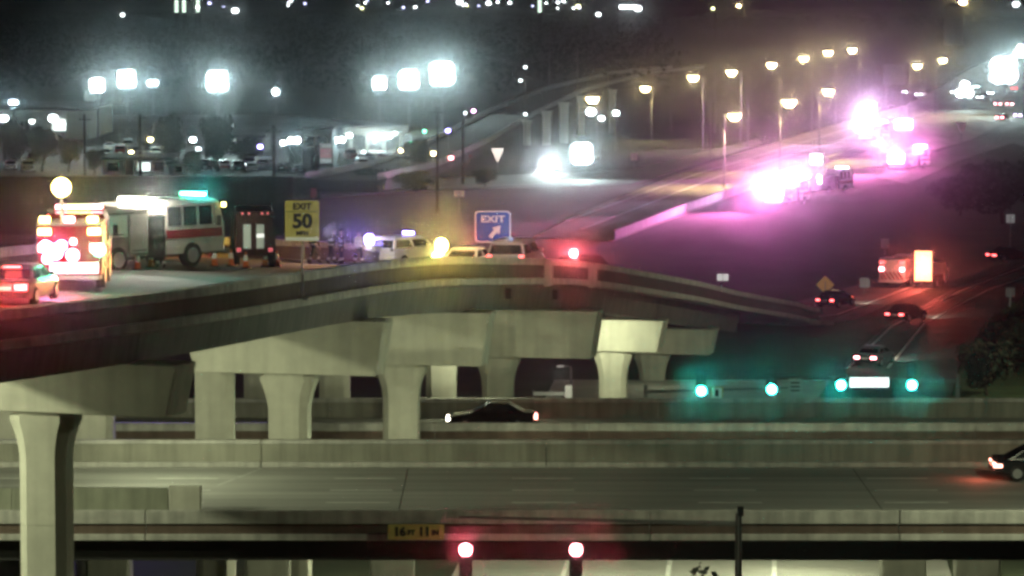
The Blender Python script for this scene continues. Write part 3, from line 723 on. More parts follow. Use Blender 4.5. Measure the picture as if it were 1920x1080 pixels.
for px, py, lb_, rz, kw in PP:
    q = ondeck(px, py); person(lb_, (q.x, q.y, q.z + .002), rz, **kw)

# --- on the freeway and the frontage road
c, _ = car('black sedan driving along the second freeway bridge beyond its near rail', (-1.1, 198.3, FZ), R(180), 'sedan', black_p, L_REDHOT, head=L_WARM, tail_w=.5)
pool(c, 4.7, 300)
light('tail_glow', (-2.9, 0, .7), (1, .2, .12), 30, c)
MB().box(-2.46, -2.28, .4, .935, .62, .86).obj('tail_light', lampmat('lens_tail_orange', (1, .40, .30), 8), c)
c, _ = car('dark car with a red tail lamp passing the far rail of the near bridge', (22.9, 158.6, .012), 0, 'sedan', black_p, lampmat('lens_tail_orange', (1, .40, .30), 8), tail_w=.5)
MB().box(-2.40, -2.05, -.945, -.80, .60, .74).obj('tail_light', MATS['lens_tail_orange'], c)
light('tail_glow', (-3.0, -.3, .7), (1, .15, .08), 40, c)
def carpx(label, px, py, rz, kind, paint, tail, watts=260, **kw):
    q = on(px, py); c, d = car(label, (q.x, q.y, GZ + .02), rz, kind, paint, tail, **kw)
    if watts: pool(c, d[0], watts)
    return c
carpx('dark car at the mouth of the frontage road just beyond the green signals', 1641, 684, R(66), 'sedan', grey_p, L_REDHOT, 700, tail_w=.4)
carpx('dark car with warm headlights halfway up the frontage road', 1700, 602, R(58), 'sedan', black_p, L_RED, 700, tail_w=.4)
carpx('black sedan on the merging lane beside the amber diamond sign', 1568, 575, R(60), 'sedan', black_p, L_RED, 800, tail_w=.34)
carpx('red-lit car furthest along the frontage road, its tail lamps on', 1893, 490, R(30), 'sedan', black_p, L_RED, 900, tail_w=.7)
q = on(1698, 540)
t = fire_engine('pale ambulance with two red tail lamps next to the glowing board truck', (q.x, q.y + 3, GZ + .02), R(66), L=6.2, H=2.75, crew=2.4, rear_lights=(L_REDHOT, lampmat('lens_red_low', (1, .12, .12), 3)), name='ambulance', cat='ambulance', ladder=False)
q = on(1750, 541)
t = thing('board_truck', 'truck carrying a tall glowing orange warning board at its rear', 'truck', (q.x, q.y + 2.6, GZ + .02), R(70))
MB().box(-2.6, 1.2, -1.0, 1.0, .55, 1.05).obj('flat_bed', dark_p, t, bevel=.03)
MB().rings([[(1.25, -1.0, .5), (2.9, -1.0, .5), (2.9, 1.0, .5), (1.25, 1.0, .5)], [(1.25, -1.0, 1.2), (2.9, -1.0, 1.2), (2.9, 1.0, 1.2), (1.25, 1.0, 1.2)], [(1.25, -.9, 2.1), (2.2, -.9, 2.1), (2.2, .9, 2.1), (1.25, .9, 2.1)]]).obj('cab', white_p, t)
MB().box(-2.75, -2.6, -.86, .86, .6, 3.5).obj('board_frame', dark_p, t)
for r_ in range(9):
    for k in range(3):
        MB().box(-2.80, -2.751, -.80 + k*.54, -.80 + k*.54 + .52, .70 + r_*.305, .70 + r_*.305 + .29).obj('lamp_panel', L_FIRE, t)
for x in (-1.5, 1.9):
    for sg in (-1, 1): wheel(t, x, sg * .86, .42, .26, sg)
light('board_light', (-4.0, 0, 2.0), (1, .14, .10), 900, t, .8)
for z_ in (1.2, 2.0, 2.9): beam(t, (-3.0, 0, z_), (1, .12, .09), 2000)

# --- far emergency scene on the freeway lanes
def lamp_cluster(parent, x, z, w, h, m, y0=0.0):
    for k in range(max(2, round(w / .7))):
        for l in range(max(1, round(h / .7))):
            nk, nl = max(2, round(w / .7)), max(1, round(h / .7))
            yy, zz = y0 - w/2 + w * (k + .5) / nk, z - h/2 + h * (l + .5) / nl
            r_ = min(w / nk, h / nl) * .5
            hd = MB().cyl((x + .3, yy, zz), (x, yy, zz), r_ * .7, r_, n=10).obj('flood_lamp', alu_m, parent)
            MB().cyl((x - .004, yy, zz), (x - .04, yy, zz), r_ * .95, n=10).obj('lens', m, hd)
def far_truck(label, px, py, rz, kw, lights, group='emergency trucks on the far freeway lanes'):
    q = on(px, py); t = fire_engine(label, (q.x, q.y, GZ + .02), rz, group=group, **kw)
    for loc, col, w in lights: light('strobe_light', loc, col, w * .09, t, .3); beam(t, (loc[0] - .3, loc[1], loc[2] + .3), col, w * 8, 60, 2.2)
    return t
MAG = (1, .18, .62)
t = far_truck('fire engine lost in a magenta and white blaze, nearer of the far trucks', 1478, 385, R(62), dict(L=8.5, H=3.2, rear_lights=(L_PINK, L_PINK), bar=(L_PINK, L_PINK, L_PINK, L_PINK), ladder=False),
          [((-6.2, .6, 2.0), MAG, 15000), ((-5.4, -2.2, 3.2), (1, .5, .9), 5000), ((-1, -2.6, 3.6), (1, .25, .7), 5000)])
lamp_cluster(t, -4.62, 1.5, 2.4, 1.5, L_PINK)
t = far_truck('white rescue truck standing just past the magenta fire engine', 1556, 362, R(50), dict(L=7.6, H=3.2, rear_lights=(L_WHITE, L_WHITE), bar=(L_WHITE, L_BLUE, L_PINK, L_WHITE), name='rescue_truck', cat='rescue truck', ladder=False, chev=False),
          [((-5.0, -1.6, 2.6), (.65, .45, 1), 5000), ((-3.4, 0, 4.7), (.8, .7, 1), 4500)])
MB().cyl((-3.0, 0, 2.69), (-3.0, 0, 4.4), .08, n=8).obj('light_mast', alu_m, t)
lamp_cluster(t, -3.2, 4.7, 1.9, 1.3, L_WHITE)
t = far_truck('fire engine at the centre of the largest white and pink glare', 1706, 318, R(58), dict(L=9.0, H=3.3, rear_lights=(L_PINK, L_PINK), bar=(L_WHITE, L_PINK, L_PINK, L_AMB), ladder=True),
          [((-5.4, 0, 2.4), MAG, 24000), ((-5.4, 2.4, 4.0), (1, .4, .8), 9000), ((-2, -3.0, 3.0), (1, .2, .6), 11000), ((-2.6, 0, 7.0), (1, .5, .95), 12000)])
lamp_cluster(t, -4.9, 1.8, 2.5, 1.6, L_PINK)
MB().cyl((-2.0, 0, 2.69), (-2.0, 0, 6.6), .09, n=8).obj('light_mast', alu_m, t)
lamp_cluster(t, -2.3, 7.0, 2.9, 1.5, L_PINK)
t = far_truck('rescue truck with raised white mast lamp behind the largest glare', 1640, 264, R(60), dict(L=8.0, H=3.3, rear_lights=(L_PINK, L_PINK), bar=(L_WHITE,) * 4, name='rescue_truck', cat='rescue truck', ladder=False),
          [((-6, 0, 3.0), (1, .5, .9), 8000), ((-3.1, 0, 5.6), (1, .65, 1), 9000)])
MB().cyl((-2.5, 0, 2.69), (-2.5, 0, 5.0), .09, n=8).obj('light_mast', alu_m, t)
lamp_cluster(t, -2.8, 5.6, 3.0, 2.2, L_WHITE)
def far_car(label, px, py, rz, tail, head=None, kind='sedan', paint=grey_p, watts=0, group='cars on the far freeway lanes'):
    q = on(px, py); c, d = car(label, (q.x, q.y, GZ + .02), rz, kind, paint, tail, head, group, tail_w=.5, tail_h=.3)
    if watts: pool(c, d[0], watts)
    return c
far_car('car with glowing red tail lamps beneath the white glare by the freeway bend', 1880, 226, R(66), L_REDHOT)
far_car('car with pale violet lamps at the edge of the freeway bend', 1916, 222, R(60), lampmat('lens_violet', (.8, .6, 1), 20))
far_car('car with red tail lamps on the outer lane above the violet lamps', 1908, 170, R(60), L_RED)
far_car('oncoming suv with white headlights under the broad pale glow', 1726, 182, R(250), L_RED, L_WHITE, 'suv', white_p)
far_car('oncoming pickup with white headlights before the tall flood mast', 1795, 178, R(245), L_RED, L_WHITE, 'pickup', white_p)
c = carpx('oncoming white pickup with dazzling headlights lighting the service road', 1036, 322, R(-98), 'pickup', white_p, L_RED, 0, head=L_WHITE)
for sg in (-1, 1):
    MB().cyl((2.82, sg*.66, .95), (2.88, sg*.66, .95), .34, n=12).obj('headlight', L_WHITE, c)
    light('headlight_beam', (3.3, sg*.66, .95), (.85, 1, .98), 9000, c, .15, 'SPOT', (12, sg*.8, -.8), 75, .8)
lightbar(c, .3, 1.90, 1.5, (L_WHITE_DIM, L_REDHOT, L_WHITE_DIM))
c = carpx('small red car turning at the junction beyond the two dark poles', 858, 300, R(20), 'sedan', red_p, L_REDHOT, 0)
c = carpx('dark car with lit lamps stopped on the service road by the wooden poles', 628, 345, R(10), 'sedan', black_p, L_WARM, 0)

# ------------------------------------------------------------------ signs and signals
def plate(b, w, h, y0, y1, z, r=.08):
    pts = []
    for cx, cz, a0 in ((w/2-r, h/2-r, 0), (-w/2+r, h/2-r, 90), (-w/2+r, -h/2+r, 180), (w/2-r, -h/2+r, 270)):
        for k in range(4): a = R(a0 + 30*k); pts.append((cx + r*math.cos(a), z + cz + r*math.sin(a)))
    return b.prism(pts, y0, y1)
# yellow exit speed sign on the parapet
sb = s_at_y(160)
for _ in range(40):
    p, hd, r_ = fly(sb); q = p + Vector((r_.x, r_.y, 0)) * (ER + .12); q.z -= bank(p) * ER; sb += (566 - (960 + q.x * FPX / q.y)) / 14
t = thing('speed_sign', 'yellow EXIT 50 MPH advisory sign on a slim post at the parapet', 'road sign', (q.x, q.y, q.z), 0)
q_top = at(563, 376, q.y); q_bot = at(563, 452, q.y); SH = q_top.z - q_bot.z; SZ = (q_top.z + q_bot.z) / 2 - q.z
MB().box(-.05, .05, -.04, .04, .0, SZ + SH/2 - .05).obj('post', pole_m, t)
MB().box(-.22, .22, -.08, .30, -.02, .06).obj('post_bracket', pole_m, t)
plate(MB(), 1.36, SH, -.075, -.045, SZ).obj('sign_panel', sign_y, t)
MB().box(-.64, .64, -.082, -.078, SZ + SH*.22, SZ + SH*.235).obj('divider', sign_k, t)
MB().box(-.66, .66, -.09, -.0755, SZ - SH/2 + .02, SZ - SH/2 + .16).obj('lower_strip', sign_w, t)
lettering('EXIT', .36, sign_k, t, (0, -.084, SZ + SH*.35), bold=.012)
lettering('50', .78, sign_k, t, (0, -.084, SZ - SH*.02), bold=.03)
lettering('MPH', .24, sign_k, t, (0, -.084, SZ - SH*.31), bold=.01)
light('sign_fill', (.2, -2.6, SZ - 1.4), (1, .93, .7), 9, t)  # unseen fill before the sign face, no fixture built
# blue exit sign
sb = s_at_y(198)
t_y = 207.0
q = at(924, 425, t_y); zd = zdeck(q.x, t_y)
t = thing('exit_sign', 'square blue EXIT sign with pale border and arrow among the stopped cars', 'road sign', (q.x, t_y, zd), 0)
zc = q.z - zd; sw = 66 * t_y / FPX; sh = 58 * t_y / FPX
plate(MB(), sw + .06, sh + .06, -.04, 0, zc, .22).obj('sign_border', sign_w, t)
plate(MB(), sw - .10, sh - .10, -.055, -.041, zc, .18).obj('sign_panel', sign_b, t)
lettering('EXIT', .52, sign_w, t, (0, -.062, zc + sh*.24), bold=.015, width=sw*.68)
M = Matrix.Translation((.12, -.06, zc - .28)) @ Matrix.Rotation(R(-48), 4, 'Y')
MB().add([(-.42, -.01, -.11), (.05, -.01, -.11), (.05, -.01, -.28), (.48, -.01, 0), (.05, -.01, .28), (.05, -.01, .11), (-.42, -.01, .11)], [tuple(range(7))], M).obj('arrow', sign_w, t)
for x in (-.6, .6): MB().box(x - .05, x + .05, .003, .09, 0, zc + sh/2 - .1).obj('post', pole_m, t)
light('sign_tint', (-.9, -2.2, zc - .4), (1, .2, .2), 75, t)  # unseen red light stands in for strobes tinting the sign
light('sign_tint', (1.0, -2.2, zc + .2), (.45, .6, 1), 70, t)  # unseen blue light, likewise for the police strobes
# clearance plate
t = thing('clearance_sign', 'yellow clearance plate reading 16FT 11IN on the bridge parapet', 'road sign', (at(780, 997, 142.2).x, 142.2, at(780, 997, 142.2).z), 0)
plate(MB(), 2.16, .60, -.08, -.05, 0, .04).obj('sign_panel', sign_y, t)
for x in (-.7, .7): MB().box(x - .04, x + .04, -.049, .1, -.2, .2).obj('bracket', pole_m, t)
lettering('16', .46, sign_k, t, (-.62, -.086, 0), bold=.022); lettering('FT', .26, sign_k, t, (-.18, -.086, -.03), bold=.012)
lettering('11', .46, sign_k, t, (.32, -.086, 0), bold=.022); lettering('IN', .26, sign_k, t, (.74, -.086, -.03), bold=.012)
# traffic signals
def signal(label, x, y, z, colour, group, s=1.0):
    o = thing('traffic_signal', label, 'traffic light', (x, y, z), 0, group)
    MB().box(-.20*s, .20*s, .0, .26, -.62*s, .62*s).obj('housing', dark_p, o, bevel=.03)
    plate(MB(), .5*s, 1.36*s, .262, .272, 0, .06).obj('backplate', dark_p, o)
    for k, nm in enumerate(('red', 'amber', 'green')):
        zc = (.40 - .40 * k) * s; on_ = nm == colour
        m = (L_TSIG if colour == 'red' else L_GRN) if on_ else mat('unlit_lens', (.03, .03, .028), .3)
        MB().cyl((0, -.03, zc), (0, 0.003, zc), (.24 if on_ else .155)*s, n=14).obj('lens', m, o)
        MB().rings([[(.19*s*math.cos(a), yv, zc + .19*s*math.sin(a)) for a in (R(20), R(60), R(90), R(120), R(160))] for yv in (-.25, 0)], caps=False).obj('visor', dark_p, o)
    c_ = (1, .08, .12) if colour == 'red' else (.02, 1, .75)
    zl = (.40 if colour == 'red' else -.40)*s
    light('signal_light', (0, -.32, zl), c_, 1500 if colour == 'red' else 1300, o, .1, 'SPOT', (0, -9, zl - .2), 95, .9)
    return o
GS = [(1315, 733, 'green signal at the pole end of the span, beside the small yellow-edged sign'), (1447, 730, 'brightest green signal, beside the small lane-use sign'), (1577, 722, 'green signal against the glowing street-name panel'), (1710, 722, 'green signal standing alone beyond the glowing street-name panel')]
YS = 211.5
for px, py, lb_ in GS:
    q = at(px, py, YS); signal(lb_, q.x, YS, q.z + .46, 'green', 'green traffic signals over the cross street', 1.15)
for px, lb_ in ((873, 'red signal beside the yellow clearance plate'), (1080, 'red signal hanging alone before the dark girders')):
    q = at(px, 1031, 139.0); signal(lb_, q.x, 139.0, q.z - .4, 'red', 'red traffic signals before the bridge', 1.0)
def mast_arm(label, px_pole, arm_px, Y, zc, base=GZ):
    xp = (px_pole - 960) * Y / FPX; xe = (arm_px - 960) * Y / FPX
    o = thing('signal_mast', label, 'signal pole', (xp, Y, base), 0)
    h = zc - base
    MB().cyl((0, 0, 0), (0, 0, h + .4), .17, .12, n=10).obj('pole', pole_m, o)
    MB().cyl((0, 0, h), (xe - xp, 0, h + .25), .10, .05, n=8).obj('arm', pole_m, o)
    MB().box(-.3, .3, -.3, .3, 0, .12).obj('base_plate', pole_m, o)
mast_arm('steel signal mast rising beside the brightly lit bent cap', 1212, 1492, YS + .32, at(1300, 736, YS).z)
mast_arm('steel signal mast at the dark kerb beyond the last green signal', 1800, 1560, YS + .32, at(1700, 716, YS).z)
mast_arm('black signal mast in front of the near bridge girders', 1388, 860, 139.42, at(1000, 990, 139).z + .1)
q = at(1630, 717, YS - .1)
t = thing('street_name_sign', 'white internally lit street-name panel hanging between two green signals', 'street sign', (q.x, q.y, q.z), 0)
MB().box(-1.16, 1.16, 0, .2, -.32, .32).obj('case', alu_m, t, bevel=.03)
MB().box(-1.10, 1.10, -.012, -.003, -.27, .27).obj('lit_face', L_NAME, t)
for x in (-.7, .7): MB().box(x - .03, x + .03, .05, .11, .32, .62).obj('hanger', pole_m, t)
q = at(1491, 725, YS - .05)
t = thing('lane_sign', 'small white lane-use sign beside the brightest green signal', 'road sign', (q.x, q.y, q.z), 0)
plate(MB(), .76, .92, 0, .03, 0, .05).obj('sign_panel', mat('lane_sign_face', (.35, .36, .35), .6), t)
for zc in (-.22, 0, .22): MB().box(-.26, .26, -.006, -.002, zc - .04, zc + .04).obj('marking', sign_k, t)
q = at(1344, 737, YS - .05)
t = thing('lane_sign', 'small yellow-edged sign hanging beside the first green signal', 'road sign', (q.x, q.y, q.z), 0)
plate(MB(), .72, .72, 0, .03, 0, .04).obj('sign_border', sign_y, t); plate(MB(), .58, .58, -.012, -.002, 0, .03).obj('sign_panel', sign_w, t)
MB().box(-.1, .1, -.02, -.0125, -.2, .2).obj('marking', sign_k, t)
# camera pole and fittings right at the bottom of the frame
q = at(1388, 1080, 136)
t = thing('detector_pole', 'slim black pole with detector head standing before the bridge', 'pole', (q.x, 136, GZ), 0)
MB().cyl((0, 0, 0), (0, 0, at(1388, 957, 136).z - GZ), .055, .05, n=8).obj('pole', dark_p, t)
MB().box(-.11, .11, -.12, .12, at(0, 962, 136).z - GZ - .1, at(0, 955, 136).z - GZ + .1).obj('detector_head', dark_p, t)
q = at(1330, 1075, 134)
def shrub(label, x, y, z0, w, h, n, m, seed):
    rn = random.Random(seed); o = thing('shrub', label, 'shrub', (x, y, z0), 0)
    st = MB(); lf = MB()
    for k in range(7): a = rn.uniform(0, 6.28); st.cyl((0, 0, 0), (w*.35*math.cos(a), w*.35*math.sin(a), h*rn.uniform(.5, .85)), .05, .02, n=5)
    for k in range(n):
        a = rn.uniform(0, 6.28); rr_ = rn.random()**.5 * w/2; z = h * rn.uniform(.15, 1) * (1 - .35*(2*rr_/w)**2)
        leafquad(lf, (rr_*math.cos(a), rr_*math.sin(a), z), rn.uniform(.10, .22), rn)
    st.obj('stem', bark_m, o); lf.obj('foliage', m, o)
def leafquad(b, c, s, rn):
    n = Vector((rn.uniform(-1, 1), rn.uniform(-1, 1), rn.uniform(-.4, 1))).normalized(); a = n.orthogonal().normalized(); a.rotate(Matrix.Rotation(rn.uniform(0, 6.28), 3, n)); d = n.cross(a)
    c = Vector(c); b.add([c - a*s, c - d*s*.6, c + a*s, c + d*s*.6], [(0, 1, 2, 3)])
shrub('dark leafy shrub beside the slim black pole below the bridge', at(1318, 1075, 134).x, 134, at(1318, 1075, 134).z - 3.2, 1.9, 3.6, 420, leaf_a, 5)
# signs along the frontage and far roads
def small_sign(label, px, py_sign, py_base, w, h, m, shape='rect', name='road_sign', z=GZ):
    q = on(px, py_base, z); s_ = FPX / q.y; top = at(px, py_sign, q.y)
    o = thing(name, label, 'road sign', (q.x, q.y, z), 0); hh = top.z - z
    MB().cyl((0, .06, 0), (0, .06, hh + .3), .075, n=6).obj('post', pole_m, o)
    if shape == 'diamond': MB().prism([(w/2, hh), (0, hh + h/2), (-w/2, hh), (0, hh - h/2)], 0, .03).obj('sign_panel', m, o)
    elif shape == 'yield': MB().prism([(w/2, hh + h/2), (-w/2, hh + h/2), (0, hh - h/2)], 0, .03).obj('sign_panel', m, o)
    else: plate(MB(), w, h, 0, .03, hh, .05).obj('sign_panel', m, o)
    return o
o = small_sign('amber diamond warning sign beside the merging black sedan', 1547, 534, 572, 1.6, 1.6, mat('amber_face', (.55, .30, .05), .5, emit=(1, .55, .15), power=.12), 'diamond')  # plate emits weakly to look lit
small_sign('dim grey plate sign on a post above the ambulance', 1659, 456, 520, .8, .9, sign_g)
small_sign('small grey plate low on the verge before the ambulance', 1621, 530, 552, .9, .9, sign_g)
small_sign('small white plate on the dark slope across the frontage road', 1894, 410, 470, .9, .9, mat('faint_glow_face', (.5, .5, .5), .5, emit=(1, 1, 1), power=.12))  # faint emission stands in for light on the plate
small_sign('white plate standing at the foot of the ramp curve', 1355, 520, 560, 1.0, .6, mat('white_glow_face', (.8, .8, .78), .5, emit=(1, 1, .95), power=.5))  # plate glows in place of light striking it
small_sign('grey plate sign on the green verge corner', 1894, 548, 580, .8, .8, sign_g)
small_sign('white triangular yield sign glowing by the service road', 933, 292, 325, 1.9, 2.2, mat('yield_face', (.8, .76, .72), .5, emit=(1, .88, .78), power=1.2), 'yield', 'yield_sign')  # face emission replaces light returned by the sign
small_sign('small pinkish plate on the dark slope below the yellow lamps', 1189, 294, 330, 1.0, 1.1, mat('pink_glow_face', (.5, .3, .34), .5, emit=(1, .6, .7), power=.12))  # weak pink emission imitates light on the plate
small_sign('small plate sign between two dark poles behind the exit sign', 861, 363, 400, 1.3, .8, mat('pink_glow_face', (.5, .3, .34), .5, emit=(1, .6, .7), power=.12))  # same weakly emitting face, imitating light on it
small_sign('pale heart-shaped shield plate beyond the largest glare', 1802, 240, 300, 2.0, 2.0, sign_w, 'yield')
small_sign('tall narrow plate standing behind the speed sign', 588, 362, 410, .7, 1.1, mat('red_glow_face', (.2, .03, .04), .5, emit=(1, .1, .15), power=.05))  # faint red emission imitates light on the plate
q = on(1676, 262); t = thing('guide_sign', 'large unlit guide sign looming beyond the pink glare', 'road sign', (q.x, q.y, GZ), 0)
zc = at(1673, 140, q.y).z - GZ
MB().box(-2.1, 2.1, 0, .08, zc - 1.9, zc + 1.9).obj('sign_panel', sign_g, t)
for x in (-1.4, 1.4): MB().cyl((x, .2, 0), (x, .2, zc + 1.7), .12, n=8).obj('post', pole_m, t)

# ------------------------------------------------------------------ lamp posts
def street_lamp(label, px, py, Y, col, lens, watts, group, arm=1.6, size=.5, base=GZ, name='street_lamp', double=False):
    q = at(px, py, Y); sg = 1 if arm > 0 else -1
    o = thing(name, label, 'street lamp', (q.x + arm, Y, base), 0, group); h = q.z - base
    MB().cyl((0, 0, 0), (0, 0, h + .25), .14, .08, n=8).obj('pole', pole_m, o)
    MB().cyl((0, 0, h + .2), (-arm * .9, 0, h + .42), .05, .04, n=6).obj('arm', pole_m, o)
    MB().box(-arm - size*.8, -arm + size*.8, -size*.5, size*.5, h + .26, h + .48).obj('lamp_head', pole_m, o, bevel=.04)
    MB().rings([[(-arm + r_*math.cos(a*.5236), r_*.75*math.sin(a*.5236), h + z_) for a in range(12)] for r_, z_ in ((size, .25), (size*.9, -.1), (size*.5, -.32*size/.5))]).obj('lens', lens, o, smooth=True)
    if watts:
        light('lamp_light', (-arm, -.3, h - .6 - size), col, watts, o, .25, 'SPOT', (-arm, -1.5, 0), 138, .4)
        light('lamp_glow', (-arm, -.9, h), col, min(watts * .45, 2300), o, .25, 'SPOT', (-arm, -20, h), 60, .9)
    return o
YELC = (1, .76, .36)
YL = [(1300, 146, 640, 1.6), (1372, 136, 660, 1.6), (1447, 122, 690, 1.6), (1507, 110, 720, 1.6), (1553, 99, 750, 1.6), (1598, 94, 780, 1.6), (1720, 124, 800, -1.6), (1768, 113, 830, -1.6), (1377, 218, 520, -1.4), (1480, 192, 560, -1.4), (1553, 172, 600, -1.4), (1210, 166, 680, 1.2)]
words_ = ['first', 'second', 'third', 'fourth', 'fifth', 'sixth']
YLAB = ['sodium lamp opening the upper row above the far lanes, beside the tall dark pole', 'second sodium lamp of the rising upper row', 'third sodium lamp of the rising upper row', 'fourth sodium lamp of the rising upper row', 'fifth sodium lamp, nearly topmost in the rising row', 'topmost sodium lamp ending the rising row',
        'sodium lamp above the broad white headlights near the bend', 'whiter sodium lamp set apart beside the flood mast', 'lowest sodium lamp, just above the magenta glare', 'large sodium lamp in the middle of the lower row', 'sodium lamp of the lower row under the topmost ones', 'lone small sodium lamp over the far elevated ramp end']
for (px, py, Y, arm), lb_ in zip(YL, YLAB):
    street_lamp(lb_, px, py, Y, YELC, L_YEL, 17000 if Y < 610 else 6000, 'yellow sodium street lamps along the freeway', arm, .88 if px != 1480 else 1.05)
street_lamp('tall warm double-bright lamp above the elevated ramp columns', 1111, 186, 640, YELC, L_YEL, 2400, 'yellow sodium street lamps along the freeway', .8, 1.1)
def flood_mast(label, px, py, Y, watts, r, group='white floodlight masts over the parking lots', n=4, col=(.62, 1, .93), lens=None):
    q = at(px, py, Y); o = thing('flood_mast', label, 'floodlight', (q.x, Y, GZ), 0, group); h = q.z - GZ
    MB().cyl((0, 0, 0), (0, 0, h), .24, .12, n=8).obj('pole', pole_m, o)
    MB().box(-r*.8, r*.8, -.10, .10, h - .1, h + .1).obj('cross_arm', pole_m, o)
    pos = {1: [(0, 0)], 2: [(-.5, 0), (.5, 0)], 3: [(-.52, -.4), (.52, -.4), (0, .5)], 4: [(-.34, -.32), (.36, -.30), (-.36, .32), (.30, .36)]}[n]
    for dx, dz in pos:
        w = r * (.52 if n > 1 else .9)
        hd = MB().cyl((dx*r, -.12, h + dz*r), (dx*r, -.48, h + dz*r), w*.7, w, n=12).obj('lamp_head', pole_m, o)
        MB().cyl((dx*r, -.485, h + dz*r), (dx*r, -.53, h + dz*r), w*.93, n=12).obj('lens', lens or L_WHITE, hd)
    if watts: light('flood_light', (0, -.9, h), col, watts, o, .5, 'SPOT', (0, -14, 0), 140, .4); light('flood_glow', (0, -.9, h), col, watts * .36, o, .5, 'SPOT', (0, -22, h), 70, .9)
FM = [(26, 192, 600, 1600, .7, 'small flood mast at the edge of the lot above the round dark tree', 2), (183, 160, 640, 4200, 1.5, 'flood mast over the white building roofline', 4), (238, 148, 660, 6500, 1.9, 'twin-headed flood mast, brightest beside the white building', 4), (287, 155, 640, 2600, .9, 'narrow flood mast between the two brightest', 2),
      (408, 152, 620, 9000, 2.1, 'large flood mast shining above the tall dark tree', 4), (517, 172, 560, 600, .6, 'slender single flood lamp on a pale pole', 1), (712, 156, 700, 4200, 1.5, 'flood mast opening the three bright ones, smallest of the trio', 4), (767, 150, 720, 9000, 2.3, 'middle flood mast of the three bright ones', 4), (829, 138, 740, 14000, 2.9, 'largest flood mast ending the three bright ones', 4),
      (552, 263, 570, 1500, 1.0, 'low flood mast beside the arched dark bush', 2), (637, 262, 590, 1300, .9, 'low flood mast at the end of the white canopy', 2), (725, 255, 600, 1100, .8, 'low flood mast in front of the white canopy', 2), (1091, 288, 545, 5200, 1.9, 'dazzling low flood mast next to the oncoming pickup', 4),
      (1882, 132, 820, 12000, 3.6, 'very wide flood mast filling the freeway bend with white', 4), (1912, 96, 900, 3000, 1.6, 'flood mast just above the widest one at the bend', 3), (1808, 168, 860, 3000, 2.0, 'low wide flood mast beside the freeway bend', 3)]
for px, py, Y, w, r, lb_, n in FM: flood_mast(lb_, px, py, Y, w * 1.15, r, n=n, col=((.62, 1, .93), (.7, 1, .98), (.58, .95, 1))[n % 3])
# unlit slim poles
for px, yt, yb, m, r, lb_ in ((1332, 165, 300, pole_m, .12, 'slim grey pole without a lamp below the second sodium lamp'), (1402, 155, 285, pole_m, .12, 'slim grey pole without a lamp below the third sodium lamp'), (1340, 12, 250, pole_m, .2, 'tallest bare dark pole rising above the sodium lamps'), (1030, 82, 160, pole_m, .16, 'bare pole on the elevated ramp, first of the pair'), (1083, 85, 150, pole_m, .16, 'bare pole on the elevated ramp, second of the pair'), (1258, 180, 245, pole_m, .12, 'short pale pole under the lone small sodium lamp'),
                               (263, 212, 330, wood_m, .28, 'dark wooden pole in front of the white house wall'), (159, 215, 330, wood_m, .2, 'thin dark pole at the white building corner'), (514, 235, 420, wood_m, .24, 'dark wooden pole next to the slender flood lamp'), (593, 265, 340, wood_m, .22, 'short thick wooden post beside the striped price board'), (820, 200, 400, wood_m, .22, 'dark wooden pole in front of the far road lights'), (868, 195, 345, wood_m, .22, 'dark wooden pole beside the small red car'), (635, 175, 240, pole_m, .1, 'faint slim pole above the white canopy'), (312, 165, 230, pole_m, .12, 'faint slim pole beside the narrow flood mast')):
    q = on(px, max(yb, 200)); h = at(px, yt, q.y).z - GZ
    o = thing('utility_pole' if m is wood_m else 'bare_pole', lb_, 'pole', (q.x, q.y, GZ))
    MB().cyl((0, 0, 0), (0, 0, h), r, r*.7, n=8).obj('shaft', m, o)
    if m is wood_m and h > 5: MB().box(-.9, .9, -.08, .08, h - .8, h - .6).obj('cross_arm', m, o)

# ------------------------------------------------------------------ walls and far structures
w_ = at(0, 331, 420); e_ = at(520, 336, 420)
wl = thing('retaining_wall', 'long dark flat-topped retaining wall behind the stopped trucks', 'wall', (0, 0, 0))
xw = w_.x - 12; k = 0
while xw < e_.x - 3:
    MB().box(xw + .02, xw + 4.98, 420, 420.4, GZ - .04, w_.z - .35).obj('wall_panel', wall_d, wl); xw += 5
MB().box(w_.x - 12, xw, 419.85, 420.55, w_.z - .347, w_.z).obj('coping', wall_d, wl)
md = thing('median_wall', 'pale concrete wall running up beside the far freeway lanes', 'wall', (0, 0, 0))
pts = [on(1150, 449), on(1290, 395), on(1425, 347), on(1560, 303), on(1700, 258)]
for a, c in zip(pts, pts[1:]):
    n = max(1, int((c - a).length / 12))
    for k in range(n):
        u, v_ = a.lerp(c, k/n), a.lerp(c, (k + .99)/n); d = (v_ - u).normalized(); nn = Vector((d.y, -d.x, 0)) * .2
        MB().slab([(u - nn)[:2], (v_ - nn)[:2], (v_ + nn)[:2], (u + nn)[:2]], GZ - .03, GZ + 1.0).obj('wall_panel', rail_con, md)
